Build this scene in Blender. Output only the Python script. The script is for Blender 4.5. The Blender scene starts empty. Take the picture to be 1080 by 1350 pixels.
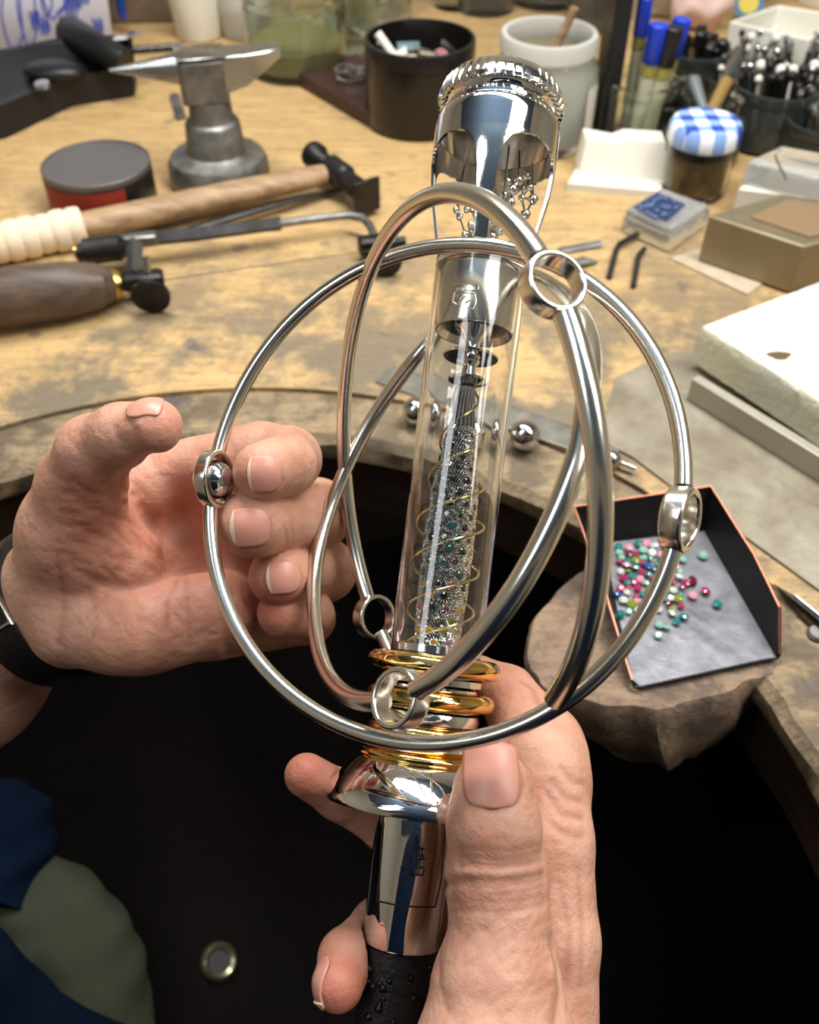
import bpy, math, random
import numpy as np
from mathutils import Matrix, Vector, Euler

# ------------------------------------------------------------------ camera
C = bpy.context.scene.collection
F = 1250.0                      # focal length in pixels of the 1080x1350 frame
BZ = 0.90                       # height of the bench top
CAM = np.array([0.0, 0.0, BZ + 0.33])
S2 = math.sqrt(.5)
RT, UP, FW = np.array([1., 0, 0]), np.array([0, S2, S2]), np.array([0, S2, -S2])
cam_data = bpy.data.cameras.new('camera')
cam = bpy.data.objects.new('camera', cam_data); C.objects.link(cam)
cam.location = CAM; cam.rotation_euler = (math.radians(45), 0, 0)
cam_data.sensor_fit = 'HORIZONTAL'; cam_data.sensor_width = 36; cam_data.lens = 36 * F / 1080
cam_data.clip_start = 0.01
cam_data.dof.use_dof = True; cam_data.dof.focus_distance = 0.275; cam_data.dof.aperture_fstop = 19
bpy.context.scene.camera = cam

# ------------------------------------------------------------------ light
scene = bpy.context.scene
scene.view_settings.view_transform = 'Standard'; scene.view_settings.look = 'None'
scene.view_settings.exposure = -0.12; scene.view_settings.gamma = 1
scene.view_settings.use_curve_mapping = False
world = bpy.data.worlds.new('room_air'); scene.world = world; world.use_nodes = True
bg = world.node_tree.nodes['Background']
bg.inputs[0].default_value = (1.0, .97, .92, 1); bg.inputs[1].default_value = 0.35

def area(name, loc, target, sx, sy, power, col=(1, 1, 1)):
    l = bpy.data.lights.new(name, 'AREA'); l.shape = 'RECTANGLE'; l.size = sx; l.size_y = sy
    l.energy = power; l.color = col
    o = bpy.data.objects.new(name, l); C.objects.link(o); o.location = loc
    o.rotation_euler = (Vector(target) - Vector(loc)).to_track_quat('-Z', 'Y').to_euler()
    return o
area('bench_lamp', (.10, .52, BZ + .78), (.02, .38, BZ), .95, .15, 13, (1, .98, .94))
area('ceiling_light', (.70, .05, BZ + 1.5), (.1, .35, BZ), .42, 1.5, 19, (1, .97, .92))
area('ceiling_light', (-.60, -.1, BZ + 1.5), (0, .35, BZ), .34, 1.5, 10, (.93, .97, 1))
area('added_ceiling_fill', (.0, .62, BZ + .95), (0, .2, BZ + 2), .9, .3, 16, (1, 1, 1))  # added fill aimed at the ceiling, brightens what the silver reflects

# ------------------------------------------------------------------ helpers
def lin(c):
    return tuple(((v / 255) / 12.92 if v / 255 <= .04045 else ((v / 255 + .055) / 1.055) ** 2.4) for v in c) + (1,)
def W(px, py, d):
    """point at axial distance d (metres) in front of the camera"""
    return CAM + d * ((px - 540) / F * RT + (675 - py) / F * UP + FW)
def BX(px, py, z=0.0):
    """point on the horizontal plane z above the bench top"""
    r = (px - 540) / F * RT + (675 - py) / F * UP + FW
    return CAM + r * ((.33 - z) / -r[2])
def B2(px, py, z=0.0):
    p = BX(px, py, z); return Vector((p[0], p[1], p[2]))
def c2w(P):
    """camera millimetres -> world metres"""
    P = np.asarray(P, float) * .001
    return CAM + P[..., 0:1] * RT + P[..., 1:2] * UP - P[..., 2:3] * FW
def cp(px, py, d):
    return np.array([(px - 540) / F * d, (675 - py) / F * d, -d])

class MB:
    def __init__(s): s.v = []; s.f = []; s.sm = []
    def add(s, vs, fs, smooth=True):
        o = len(s.v); s.v += [tuple(map(float, v)) for v in vs]
        for f in fs: s.f.append(tuple(i + o for i in f)); s.sm.append(smooth)
        return s
    def box(s, c, d, M=None, bev=0, taper=1.0):
        x, y, z = d[0] / 2, d[1] / 2, d[2] / 2; b = min(bev, x * .9, y * .9, z * .9)
        M = M or Matrix.Identity(3); c = Vector(c)
        if b <= 0:
            vs = [(-x, -y, -z), (x, -y, -z), (x, y, -z), (-x, y, -z)] + [(a * taper, q * taper, z) for a, q in ((-x, -y), (x, -y), (x, y), (-x, y))]
            fs = [(3, 2, 1, 0), (4, 5, 6, 7), (0, 1, 5, 4), (1, 2, 6, 5), (2, 3, 7, 6), (3, 0, 4, 7)]
        else:
            def ring(ix, iy, zz):
                r = []
                for (sx, sy) in ((1, 1), (-1, 1), (-1, -1), (1, -1)):
                    for a in ((0, 1) if sx * sy > 0 else (1, 0)):
                        r.append((sx * (ix if a == 0 else ix - b * .0) if a == 0 else sx * (ix - b), sy * (iy - b) if a == 0 else sy * iy, zz))
                return r
            vs = ring(x - b, y - b, -z) + ring(x, y, -z + b) + ring(x * taper, y * taper, z - b) + ring(x * taper - b, y * taper - b, z)
            fs = []
            for k in range(3):
                for i in range(8): j = (i + 1) % 8; fs.append((k * 8 + i, k * 8 + j, k * 8 + 8 + j, k * 8 + 8 + i))
            fs += [tuple(reversed(range(8))), tuple(range(24, 32))]
        return s.add([c + M @ Vector(v) for v in vs], fs, False)
    def lathe(s, prof, seg=32, M=None, arc=None, smooth=True, rfun=None):
        M = M or Matrix.Identity(4); n = len(prof); vs = []; fs = []
        full = arc is None; a0, a1 = arc or (0, 2 * math.pi); m = seg if full else seg + 1
        for i in range(m):
            a = a0 + (a1 - a0) * i / seg
            for j, (r, z) in enumerate(prof):
                if rfun: r = rfun(r, a, j)
                vs.append(M @ Vector((r * math.cos(a), r * math.sin(a), z)))
        for i in range(seg):
            k = (i + 1) % m
            for j in range(n - 1):
                fs.append((i * n + j, k * n + j, k * n + j + 1, i * n + j + 1))
        return s.add(vs, fs, smooth)
    def tube(s, path, r, seg=12, closed=False, caps=True, flat=None):
        P = [Vector(p) for p in path]; n = len(P)
        R = r if isinstance(r, (list, tuple, np.ndarray)) else [r] * n
        T = []
        for i in range(n):
            a = P[(i - 1) % n] if closed or i > 0 else P[i]; b = P[(i + 1) % n] if closed or i < n - 1 else P[i]
            T.append((b - a).normalized())
        ref = Vector((0, 0, 1)) if abs(T[0].z) < .9 else Vector((1, 0, 0))
        u = T[0].cross(ref).normalized(); vs = []
        for i in range(n):
            u = (u - T[i] * u.dot(T[i])).normalized(); w = T[i].cross(u)
            for k in range(seg):
                a = 2 * math.pi * k / seg
                vs.append(P[i] + R[i] * (math.cos(a) * u + math.sin(a) * w * (flat or 1)))
        fs = []
        for i in range(n if closed else n - 1):
            j = (i + 1) % n
            for k in range(seg):
                l = (k + 1) % seg; fs.append((i * seg + k, i * seg + l, j * seg + l, j * seg + k))
        if caps and not closed:
            fs.append(tuple(reversed(range(seg)))); fs.append(tuple(range((n - 1) * seg, n * seg)))
        return s.add(vs, fs, True)
    def ball(s, c, r, seg=16, rings=10, sc=(1, 1, 1)):
        c = Vector(c); vs = [c + Vector((0, 0, r * sc[2]))]; fs = []
        for i in range(1, rings):
            t = math.pi * i / rings
            for k in range(seg):
                a = 2 * math.pi * k / seg
                vs.append(c + Vector((r * sc[0] * math.sin(t) * math.cos(a), r * sc[1] * math.sin(t) * math.sin(a), r * sc[2] * math.cos(t))))
        vs.append(c - Vector((0, 0, r * sc[2])))
        for k in range(seg):
            l = (k + 1) % seg; fs.append((0, 1 + k, 1 + l))
            for i in range(rings - 2): fs.append((1 + i * seg + k, 1 + (i + 1) * seg + k, 1 + (i + 1) * seg + l, 1 + i * seg + l))
            fs.append((len(vs) - 1, 1 + (rings - 2) * seg + l, 1 + (rings - 2) * seg + k))
        return s.add(vs, fs, True)
    def prism(s, poly, z0, z1, smooth=False):
        n = len(poly)
        vs = [(p[0], p[1], z0) for p in poly] + [(p[0], p[1], z1) for p in poly]
        ar = sum(poly[i][0] * poly[(i + 1) % n][1] - poly[(i + 1) % n][0] * poly[i][1] for i in range(n))
        up = list(range(n, 2 * n)); dn = list(range(n))[::-1]
        fs = [tuple(up), tuple(dn)] + [(i, (i + 1) % n, n + (i + 1) % n, n + i) for i in range(n)]
        if ar < 0: fs = [tuple(reversed(f)) for f in fs]
        return s.add(vs, fs, smooth)

ORG = {}
def mesh_obj(name, mb, mat, parent=None, world_coords=False, loc=None, **tags):
    """one mesh object; with world_coords the vertices are world positions and the origin is moved to the mesh's base"""
    me = bpy.data.meshes.new(name)
    vs = mb.v
    pm = ORG.get(parent.name, Matrix.Identity(4)) if parent else Matrix.Identity(4)
    M = Matrix.Identity(4)
    if world_coords:
        a = np.array(vs); base = np.array([(a[:, 0].min() + a[:, 0].max()) / 2, (a[:, 1].min() + a[:, 1].max()) / 2, a[:, 2].min()])
        if parent:
            inv = np.array(pm.inverted()); vs = (a @ inv[:3, :3].T + inv[:3, 3]).tolist()
        else:
            vs = (a - base).tolist(); M = Matrix.Translation(base)
    me.from_pydata(vs, [], mb.f); me.polygons.foreach_set('use_smooth', mb.sm); me.update()
    if len(mb.f) < 60000: me.set_sharp_from_angle(angle=math.radians(38))
    if mat: me.materials.append(mat)
    o = bpy.data.objects.new(name, me); C.objects.link(o)
    if parent: o.parent = parent
    elif world_coords: o.matrix_basis = M
    if loc is not None: o.location = loc
    ORG[o.name] = pm if parent else M
    for k, v in tags.items(): o[k] = v
    return o
def thing(name, label, cat, loc=(0, 0, 0), rot=None, group=None, kind=None):
    o = bpy.data.objects.new(name, None); C.objects.link(o); o.empty_display_size = .01
    M = Matrix.Translation(Vector(loc)) @ (rot.to_4x4() if rot is not None else Matrix.Identity(4))
    o.matrix_basis = M; ORG[o.name] = M
    o['label'] = label; o['category'] = cat
    if group: o['group'] = group
    return o
def rz(a): return Matrix.Rotation(a, 3, 'Z')
def bevel(o, w, seg=2):
    m = o.modifiers.new('bevel', 'BEVEL'); m.width = w; m.segments = seg; m.limit_method = 'ANGLE'; m.angle_limit = math.radians(40); m.harden_normals = False
    return o
def copy_tree(o, M=None, **tags):
    r = o.copy(); C.objects.link(r)
    if M is not None: r.matrix_basis = M; ORG[r.name] = M
    for k, v in tags.items(): r[k] = v
    for ch in o.children:
        c = ch.copy(); C.objects.link(c); c.parent = r
        for g in ch.children:
            d = g.copy(); C.objects.link(d); d.parent = c
    return r

# ------------------------------------------------------------------ materials
def nt(name):
    m = bpy.data.materials.new(name); m.use_nodes = True
    n = m.node_tree; return m, n, n.nodes['Principled BSDF']
def mat(name, col, rough=.5, metal=0, bump=0, bscale=200, var=0, vscale=30, col2=None, spec=.5, trans=0, ior=1.45, coat=0, stretch=None, sss=0, rvar=0, emit=None, aniso=0):
    m, n, b = nt(name); c = lin(col) if max(col) > 1 else tuple(col) + (1,)
    b.inputs['Base Color'].default_value = c; b.inputs['Roughness'].default_value = rough
    b.inputs['Metallic'].default_value = metal; b.inputs['Specular IOR Level'].default_value = spec
    b.inputs['Transmission Weight'].default_value = trans; b.inputs['IOR'].default_value = ior
    b.inputs['Coat Weight'].default_value = coat
    tc = n.nodes.new('ShaderNodeTexCoord'); mp = n.nodes.new('ShaderNodeMapping'); n.links.new(tc.outputs['Object'], mp.inputs[0])
    if stretch: mp.inputs['Scale'].default_value = stretch
    def noise(s, d=6):
        q = n.nodes.new('ShaderNodeTexNoise'); q.inputs['Scale'].default_value = s; q.inputs['Detail'].default_value = d
        q.inputs['Roughness'].default_value = .62
        n.links.new(mp.outputs[0], q.inputs['Vector']); return q
    if var or col2:
        q = noise(vscale); r = n.nodes.new('ShaderNodeValToRGB')
        r.color_ramp.elements[0].position = .35; r.color_ramp.elements[1].position = .65
        c2 = lin(col2) if col2 else tuple(v * (1 - var) for v in c[:3]) + (1,)
        r.color_ramp.elements[0].color = c; r.color_ramp.elements[1].color = c2
        n.links.new(q.outputs[0], r.inputs[0]); n.links.new(r.outputs[0], b.inputs['Base Color'])
    if rvar:
        q = noise(vscale * 3); mr = n.nodes.new('ShaderNodeMapRange'); mr.inputs['From Min'].default_value = .3; mr.inputs['From Max'].default_value = .7
        mr.inputs['To Min'].default_value = max(0, rough - rvar); mr.inputs['To Max'].default_value = rough + rvar
        n.links.new(q.outputs[0], mr.inputs[0]); n.links.new(mr.outputs[0], b.inputs['Roughness'])
    if bump:
        q = noise(bscale); bp = n.nodes.new('ShaderNodeBump'); bp.inputs['Strength'].default_value = 1; bp.inputs['Distance'].default_value = bump
        n.links.new(q.outputs[0], bp.inputs['Height']); n.links.new(bp.outputs[0], b.inputs['Normal'])
    if sss:
        b.inputs['Subsurface Weight'].default_value = sss; b.inputs['Subsurface Radius'].default_value = (1, .3, .15); b.inputs['Subsurface Scale'].default_value = .003
    if emit:
        b.inputs['Emission Color'].default_value = c; b.inputs['Emission Strength'].default_value = emit
    return m
M = {}
M['silver'] = mat('polished_silver', (236, 233, 226), .1, 1, rvar=.05, vscale=60, bump=.00003, bscale=700)
M['satin'] = mat('satin_silver', (226, 222, 212), .21, 1, bump=.00001, bscale=500, rvar=.02, vscale=30)
M['mirror'] = mat('mirror_silver', (232, 232, 232), .055, 1, rvar=.03, vscale=150)
M['gold'] = mat('polished_gold', (240, 200, 120), .09, 1, rvar=.05, vscale=80)
M['goldwire'] = mat('gold_wire', (222, 204, 150), .22, 1)
M['darksilver'] = mat('oxidised_silver', (50, 50, 53), .35, 1, bump=.0002, bscale=900)
M['steel'] = mat('steel', (180, 180, 178), .25, 1, rvar=.08)
M['chrome'] = mat('bearing_steel', (205, 205, 205), .12, 1, rvar=.05)
M['oldsteel'] = mat('worn_cast_steel', (158, 156, 150), .5, .85, bump=.0003, bscale=240, col2=(104, 103, 100), vscale=40, rvar=.12)
M['forged'] = mat('dark_forged_steel', (62, 60, 60), .42, .8, bump=.0003, bscale=160, col2=(40, 38, 36), vscale=40)
M['brass'] = mat('brass', (214, 178, 96), .25, 1)
M['glass'] = mat('clear_glass', (252, 252, 250), .0, 0, trans=1, ior=1.46)
M['jarglass'] = mat('jar_glass', (236, 242, 236), .03, 0, trans=1, ior=1.4)
M['darkglass'] = mat('grimy_jar_glass', (120, 126, 122), .06, 0, trans=.85, ior=1.4)
M['frost'] = mat('frosted_glass', (222, 222, 214), .45, 0, trans=.35, ior=1.3, bump=.0005, bscale=120)
M['acrylic'] = mat('clear_plastic', (240, 242, 240), .08, 0, trans=.85, ior=1.3)
M['black'] = mat('black_plastic', (22, 22, 24), .38, 0, bump=.0001, bscale=900)
M['blackgloss'] = mat('black_can', (24, 21, 20), .3, 0, rvar=.1)
M['leather'] = mat('dark_leather', (7, 6, 6), .85, 0, bump=.0012, bscale=60, col2=(14, 8, 7), vscale=9, spec=.1)
M['white'] = mat('white_plastic', (232, 228, 214), .5)
M['paper'] = mat('white_paper', (222, 216, 202), .85, spec=.2)
M['card'] = mat('grey_card', (188, 172, 148), .75, var=.2, vscale=60)
M['cream'] = mat('ceramic_fibre_board', (226, 220, 192), .95, 0, bump=.0016, bscale=160, col2=(214, 214, 200), vscale=14, spec=.2)
M['creamside'] = M['cream']
M['blue'] = mat('blue_plastic', (20, 60, 190), .35)
M['ink'] = mat('blue_ink', (66, 74, 160), .8)
M['red'] = mat('red_label', (150, 48, 30), .6, var=.2)
M['darkwood'] = mat('dark_stained_wood', (66, 40, 34), .5, bump=.0002, bscale=90, stretch=(1, 8, 8), var=.3, vscale=30)
M['handlewood'] = mat('ash_handle_wood', (178, 148, 112), .5, bump=.0002, bscale=60, stretch=(1, 7, 7), col2=(134, 104, 74), vscale=30)
M['greywood'] = mat('grimy_handle_wood', (98, 80, 66), .45, bump=.0003, bscale=60, stretch=(1, 6, 6), col2=(72, 58, 48), vscale=24)
M['tape'] = mat('cloth_tape', (238, 218, 190), .8, bump=.0003, bscale=400, var=.1, vscale=80)
M['trouser'] = mat('grey_green_cotton', (66, 69, 56), .95, bump=.001, bscale=50, col2=(54, 57, 44), vscale=12, spec=.1)
M['navy'] = mat('navy_cotton', (14, 27, 48), .9, bump=.0006, bscale=300, var=.3, vscale=12, spec=.1)
M['nail'] = mat('fingernail', (208, 146, 128), .32, sss=.2, bump=.00006, bscale=900, spec=.45)
M['nailedge'] = mat('fingernail_edge', (224, 196, 168), .4)
M['sheet'] = mat('zinc_sheet', (164, 156, 138), .5, .35, bump=.0006, bscale=90, col2=(132, 122, 102), vscale=26, rvar=.12)
M['strapl'] = mat('black_watch_strap', (16, 15, 14), .45, bump=.0003, bscale=500)
M['trayblack'] = mat('black_tray_enamel', (14, 12, 12), .5)
M['trayfloor'] = mat('worn_tray_floor', (150, 150, 156), .38, .45, bump=.0003, bscale=150, col2=(112, 112, 118), vscale=40, rvar=.1)
M['copper'] = mat('copper_edge', (190, 120, 95), .4, .7)
M['concrete'] = mat('cream_wall_paint', (226, 216, 198), .9)
M['ceil'] = mat('blue_grey_ceiling', (92, 112, 134), .9)
M['floorm'] = mat('dark_floor', (46, 42, 38), .8)

def skin_mat():
    m, n, b = nt('skin'); L = n.links
    tc = n.nodes.new('ShaderNodeTexCoord')
    at = n.nodes.new('ShaderNodeAttribute'); at.attribute_name = 'flush'
    q = n.nodes.new('ShaderNodeTexNoise'); q.inputs['Scale'].default_value = 90; q.inputs['Detail'].default_value = 5
    L.new(tc.outputs['Object'], q.inputs['Vector'])
    r = n.nodes.new('ShaderNodeValToRGB'); r.color_ramp.elements[0].position = .35; r.color_ramp.elements[1].position = .68
    r.color_ramp.elements[0].color = lin((211, 163, 139)); r.color_ramp.elements[1].color = lin((193, 139, 115))
    L.new(q.outputs[0], r.inputs[0])
    mx = n.nodes.new('ShaderNodeMix'); mx.data_type = 'RGBA'; mx.inputs['B'].default_value = lin((178, 94, 74))
    L.new(at.outputs['Fac'], mx.inputs['Factor']); L.new(r.outputs[0], mx.inputs['A']); 
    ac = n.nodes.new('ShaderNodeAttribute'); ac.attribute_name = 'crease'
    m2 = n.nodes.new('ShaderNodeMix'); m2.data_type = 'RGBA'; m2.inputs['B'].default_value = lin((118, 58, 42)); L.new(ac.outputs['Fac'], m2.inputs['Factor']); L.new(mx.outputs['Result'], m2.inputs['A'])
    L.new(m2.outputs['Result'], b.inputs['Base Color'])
    b.inputs['Roughness'].default_value = .48; b.inputs['Specular IOR Level'].default_value = .4
    b.inputs['Subsurface Weight'].default_value = .22; b.inputs['Subsurface Radius'].default_value = (1, .35, .2); b.inputs['Subsurface Scale'].default_value = .003
    v = n.nodes.new('ShaderNodeTexVoronoi'); v.feature = 'DISTANCE_TO_EDGE'; v.inputs['Scale'].default_value = 900
    mp = n.nodes.new('ShaderNodeMapping'); mp.inputs['Scale'].default_value = (1, 1, 1)
    q3 = n.nodes.new('ShaderNodeTexNoise'); q3.inputs['Scale'].default_value = 200
    L.new(tc.outputs['Object'], q3.inputs['Vector'])
    ad = n.nodes.new('ShaderNodeMixRGB'); ad.blend_type = 'ADD'; ad.inputs[0].default_value = .006
    L.new(tc.outputs['Object'], ad.inputs[1]); L.new(q3.outputs['Color'], ad.inputs[2]); L.new(ad.outputs[0], v.inputs['Vector'])
    q2 = n.nodes.new('ShaderNodeTexNoise'); q2.inputs['Scale'].default_value = 260; q2.inputs['Detail'].default_value = 6; L.new(tc.outputs['Object'], q2.inputs['Vector'])
    b1 = n.nodes.new('ShaderNodeBump'); b1.inputs['Distance'].default_value = .00022; b1.inputs['Strength'].default_value = .5; L.new(v.outputs['Distance'], b1.inputs['Height'])
    b2 = n.nodes.new('ShaderNodeBump'); b2.inputs['Distance'].default_value = .0009; b2.inputs['Strength'].default_value = .8; L.new(q2.outputs[0], b2.inputs['Height']); L.new(b1.outputs[0], b2.inputs['Normal'])
    L.new(b2.outputs[0], b.inputs['Normal'])
    return m
M['skin'] = skin_mat()

def bench_mat(name, base, pale, dirt, wear=True, scale=1.0):
    """oiled maple, worn and grimy towards the cutout where the work is done"""
    m, n, b = nt(name); L = n.links; g = n.nodes.new('ShaderNodeNewGeometry')
    def noise(vec, s, d=6, ro=.6):
        q = n.nodes.new('ShaderNodeTexNoise'); q.inputs['Scale'].default_value = s; q.inputs['Detail'].default_value = d; q.inputs['Roughness'].default_value = ro
        L.new(vec, q.inputs['Vector']); return q.outputs[0]
    def ramp(f, a, c, ca, cb):
        r = n.nodes.new('ShaderNodeValToRGB'); r.color_ramp.elements[0].position = a; r.color_ramp.elements[1].position = c
        r.color_ramp.elements[0].color = ca; r.color_ramp.elements[1].color = cb; L.new(f, r.inputs[0]); return r.outputs[0]
    def mix(f, a, c):
        x = n.nodes.new('ShaderNodeMix'); x.data_type = 'RGBA'
        for s, v in (('Factor', f), ('A', a), ('B', c)):
            if isinstance(v, (tuple, float)): x.inputs[s].default_value = v
            else: L.new(v, x.inputs[s])
        return x.outputs['Result']
    mp = n.nodes.new('ShaderNodeMapping'); mp.inputs['Scale'].default_value = (2.2, 16, 4); mp.inputs['Rotation'].default_value = (0, 0, .12); L.new(g.outputs['Position'], mp.inputs[0])
    grain = noise(mp.outputs[0], 9 * scale)
    col = ramp(grain, .35, .7, lin(base), lin(pale))
    bl = noise(g.outputs['Position'], 14 * scale, 8, .7)
    W1, K1 = (1, 1, 1, 1), (0, 0, 0, 1)
    spots = ramp(bl, .44, .56, K1, W1)
    if wear:
        sp = n.nodes.new('ShaderNodeSeparateXYZ'); L.new(g.outputs['Position'], sp.inputs[0])
        mr = n.nodes.new('ShaderNodeMapRange'); mr.inputs['From Min'].default_value = .72; mr.inputs['From Max'].default_value = .46
        mr.inputs['To Min'].default_value = .06; mr.inputs['To Max'].default_value = .95; L.new(sp.outputs[1], mr.inputs[0])
        mm = n.nodes.new('ShaderNodeMath'); mm.operation = 'MULTIPLY'; L.new(spots, mm.inputs[0]); L.new(mr.outputs[0], mm.inputs[1])
        col = mix(mm.outputs[0], col, lin(dirt))
    else:
        mm = n.nodes.new('ShaderNodeMath'); mm.operation = 'MULTIPLY'; L.new(spots, mm.inputs[0]); mm.inputs[1].default_value = .75
        col = mix(mm.outputs[0], col, lin(dirt))
    fine = noise(g.outputs['Position'], 120 * scale, 6, .75)
    f2 = ramp(fine, .56, .7, K1, (.5, .5, .5, 1)); col = mix(f2, col, lin((92, 80, 66)))
    st = noise(g.outputs['Position'], 42, 2, .4); f3 = ramp(st, .68, .74, K1, (.55, .55, .55, 1)); col = mix(f3, col, lin((84, 76, 86)))
    # short knife scratches
    mp2 = n.nodes.new('ShaderNodeMapping'); mp2.inputs['Scale'].default_value = (30, 150, 20); mp2.inputs['Rotation'].default_value = (0, 0, -.5); L.new(g.outputs['Position'], mp2.inputs[0])
    sc = noise(mp2.outputs[0], 2.2, 3); f4 = ramp(sc, .56, .68, K1, (.6, .6, .6, 1)); col = mix(f4, col, lin((120, 104, 80)))
    L.new(col, b.inputs['Base Color']); b.inputs['Roughness'].default_value = .48
    bp = n.nodes.new('ShaderNodeBump'); bp.inputs['Distance'].default_value = .0012; L.new(fine, bp.inputs['Height'])
    bp2 = n.nodes.new('ShaderNodeBump'); bp2.inputs['Distance'].default_value = .0008; L.new(sc, bp2.inputs['Height']); L.new(bp.outputs[0], bp2.inputs['Normal'])
    L.new(bp2.outputs[0], b.inputs['Normal'])
    return m
M['bench'] = bench_mat('worn_maple_bench', (206, 172, 118), (186, 150, 98), (118, 107, 88))
M['rim'] = bench_mat('grimy_bench_rim', (172, 150, 116), (140, 118, 90), (84, 74, 60), False, 2.2)
M['pin'] = bench_mat('scarred_bench_pin_wood', (168, 142, 118), (140, 112, 92), (84, 74, 66), False, 3)
M['edgewood'] = mat('bench_edge_wood', (58, 40, 28), .6, bump=.0006, bscale=40, stretch=(1, 1, 8), var=.4, vscale=20)

def gingham():
    m, n, b = nt('blue_gingham'); L = n.links
    tc = n.nodes.new('ShaderNodeTexCoord'); sp = n.nodes.new('ShaderNodeSeparateXYZ'); L.new(tc.outputs['Object'], sp.inputs[0])
    outs = []
    for ax in (0, 1):
        s = n.nodes.new('ShaderNodeMath'); s.operation = 'MULTIPLY'; s.inputs[1].default_value = 350; L.new(sp.outputs[ax], s.inputs[0])
        q = n.nodes.new('ShaderNodeMath'); q.operation = 'SINE'; L.new(s.outputs[0], q.inputs[0])
        g = n.nodes.new('ShaderNodeMath'); g.operation = 'GREATER_THAN'; g.inputs[1].default_value = 0; L.new(q.outputs[0], g.inputs[0]); outs.append(g)
    a = n.nodes.new('ShaderNodeMath'); a.operation = 'ADD'; L.new(outs[0].outputs[0], a.inputs[0]); L.new(outs[1].outputs[0], a.inputs[1])
    h = n.nodes.new('ShaderNodeMath'); h.operation = 'MULTIPLY'; h.inputs[1].default_value = .5; L.new(a.outputs[0], h.inputs[0])
    r = n.nodes.new('ShaderNodeValToRGB'); r.color_ramp.interpolation = 'CONSTANT'
    r.color_ramp.elements[0].color = lin((240, 244, 250)); r.color_ramp.elements[1].position = .8; r.color_ramp.elements[1].color = lin((44, 70, 170))
    e = r.color_ramp.elements.new(.3); e.color = lin((140, 175, 232))
    L.new(h.outputs[0], r.inputs[0]); L.new(r.outputs[0], b.inputs['Base Color']); b.inputs['Roughness'].default_value = .35
    return m
M['gingham'] = gingham()

# ------------------------------------------------------------------ setting
def arc_pts(cx, cy, r, a0, a1, n):
    return [(cx + r * math.cos(a0 + (a1 - a0) * i / n), cy + r * math.sin(a0 + (a1 - a0) * i / n)) for i in range(n + 1)]
mesh_obj('floor', MB().box((0, 0, -.02), (4, 3.5, .04)), M['floorm'], kind='structure')
mesh_obj('wall_back', MB().box((0, 1.62, 1.25), (4, .06, 2.5)), M['concrete'], kind='structure')
mesh_obj('wall_left', MB().box((-1.9, 0, 1.25), (.06, 3.4, 2.5)), M['concrete'], kind='structure')
mesh_obj('wall_right', MB().box((1.9, 0, 1.25), (.06, 3.4, 2.5)), M['concrete'], kind='structure')
mesh_obj('wall_front', MB().box((0, -1.7, 1.25), (4, .06, 2.5)), M['concrete'], kind='structure')
mesh_obj('ceiling', MB().box((0, 0, 2.53), (4, 3.5, .06)), M['ceil'], kind='structure')
bench = thing('workbench', "jeweller's workbench with a worn maple top and a half-round cutout", 'workbench', (0, .8, 0))
CX, CY, RO, RI = -.085, .142, .249, .288
D2 = math.pi / 180
out = arc_pts(CX, CY, RI, -8 * D2, 188 * D2, 72)
poly = [(1.15, 1.5), (-1.15, 1.5), (-1.15, .10)] + out[::-1] + [(1.15, .10)]
def flat_poly(mb, poly, z0, z1):
    import mathutils.geometry as g
    tri = g.tessellate_polygon([[Vector((p[0], p[1], 0)) for p in poly]]); n = len(poly)
    vs = [(p[0], p[1], z1) for p in poly] + [(p[0], p[1], z0) for p in poly]
    fs = []
    for t in tri:
        a, b, c = [Vector(poly[i]) for i in t]
        up = (b - a).cross(c - a) > 0 if hasattr((b - a), 'cross') else True
        t = tuple(t) if up else tuple(reversed(t))
        fs.append(t); fs.append(tuple(i + n for i in reversed(t)))
    for i in range(n):
        j = (i + 1) % n; fs.append((i, j, j + n, i + n))
    mb.add(vs, fs, False); return mb
mb = flat_poly(MB(), poly, BZ - .034, BZ)
mesh_obj('bench_top', mb, M['bench'], bench, True)
# the separate, slightly lower strip that lines the cutout
mb = MB(); a0, a1, n = -8 * D2, 188 * D2, 96; vs = []; fs = []
random.seed(4)
prof = [(RI - .0012, -.02), (RI - .0012, -.0022), (RI - .004, -.0012), ((RI + RO) / 2, -.0010), (RO + .004, -.0016), (RO, -.006), (RO + .0005, -.016), (RO + .004, -.02)]
for i in range(n + 1):
    a = a0 + (a1 - a0) * i / n; w = random.uniform(-.0014, .0014)
    for j, (r, z) in enumerate(prof):
        rr = r + (w if j in (4, 5) else 0); vs.append((CX + rr * math.cos(a), CY + rr * math.sin(a), BZ + z + (random.uniform(-.0008, .0002) if 2 < j < 6 else 0)))
k = len(prof)
for i in range(n):
    for j in range(k): l = (j + 1) % k; fs.append((i * k + j, i * k + l, (i + 1) * k + l, (i + 1) * k + j))
mb.add(vs, fs, True); mesh_obj('cutout_rim', mb, M['rim'], bench, True)
mb = MB(); mb.lathe([(RO + .010, BZ - .0205), (RO + .010, BZ - .062), (RO + .036, BZ - .062), (RO + .036, BZ - .0205)], 72, Matrix.Translation((CX, CY, 0)), (a0, a1), False)
mesh_obj('apron_rail', mb, M['edgewood'], bench, True)
for x, y in ((-1.05, .2), (1.05, .2), (-1.05, 1.4), (1.05, 1.4)):
    mesh_obj('leg', MB().box((x, y, (BZ - .034) / 2), (.07, .07, BZ - .034)), M['darkwood'], bench, True)

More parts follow.
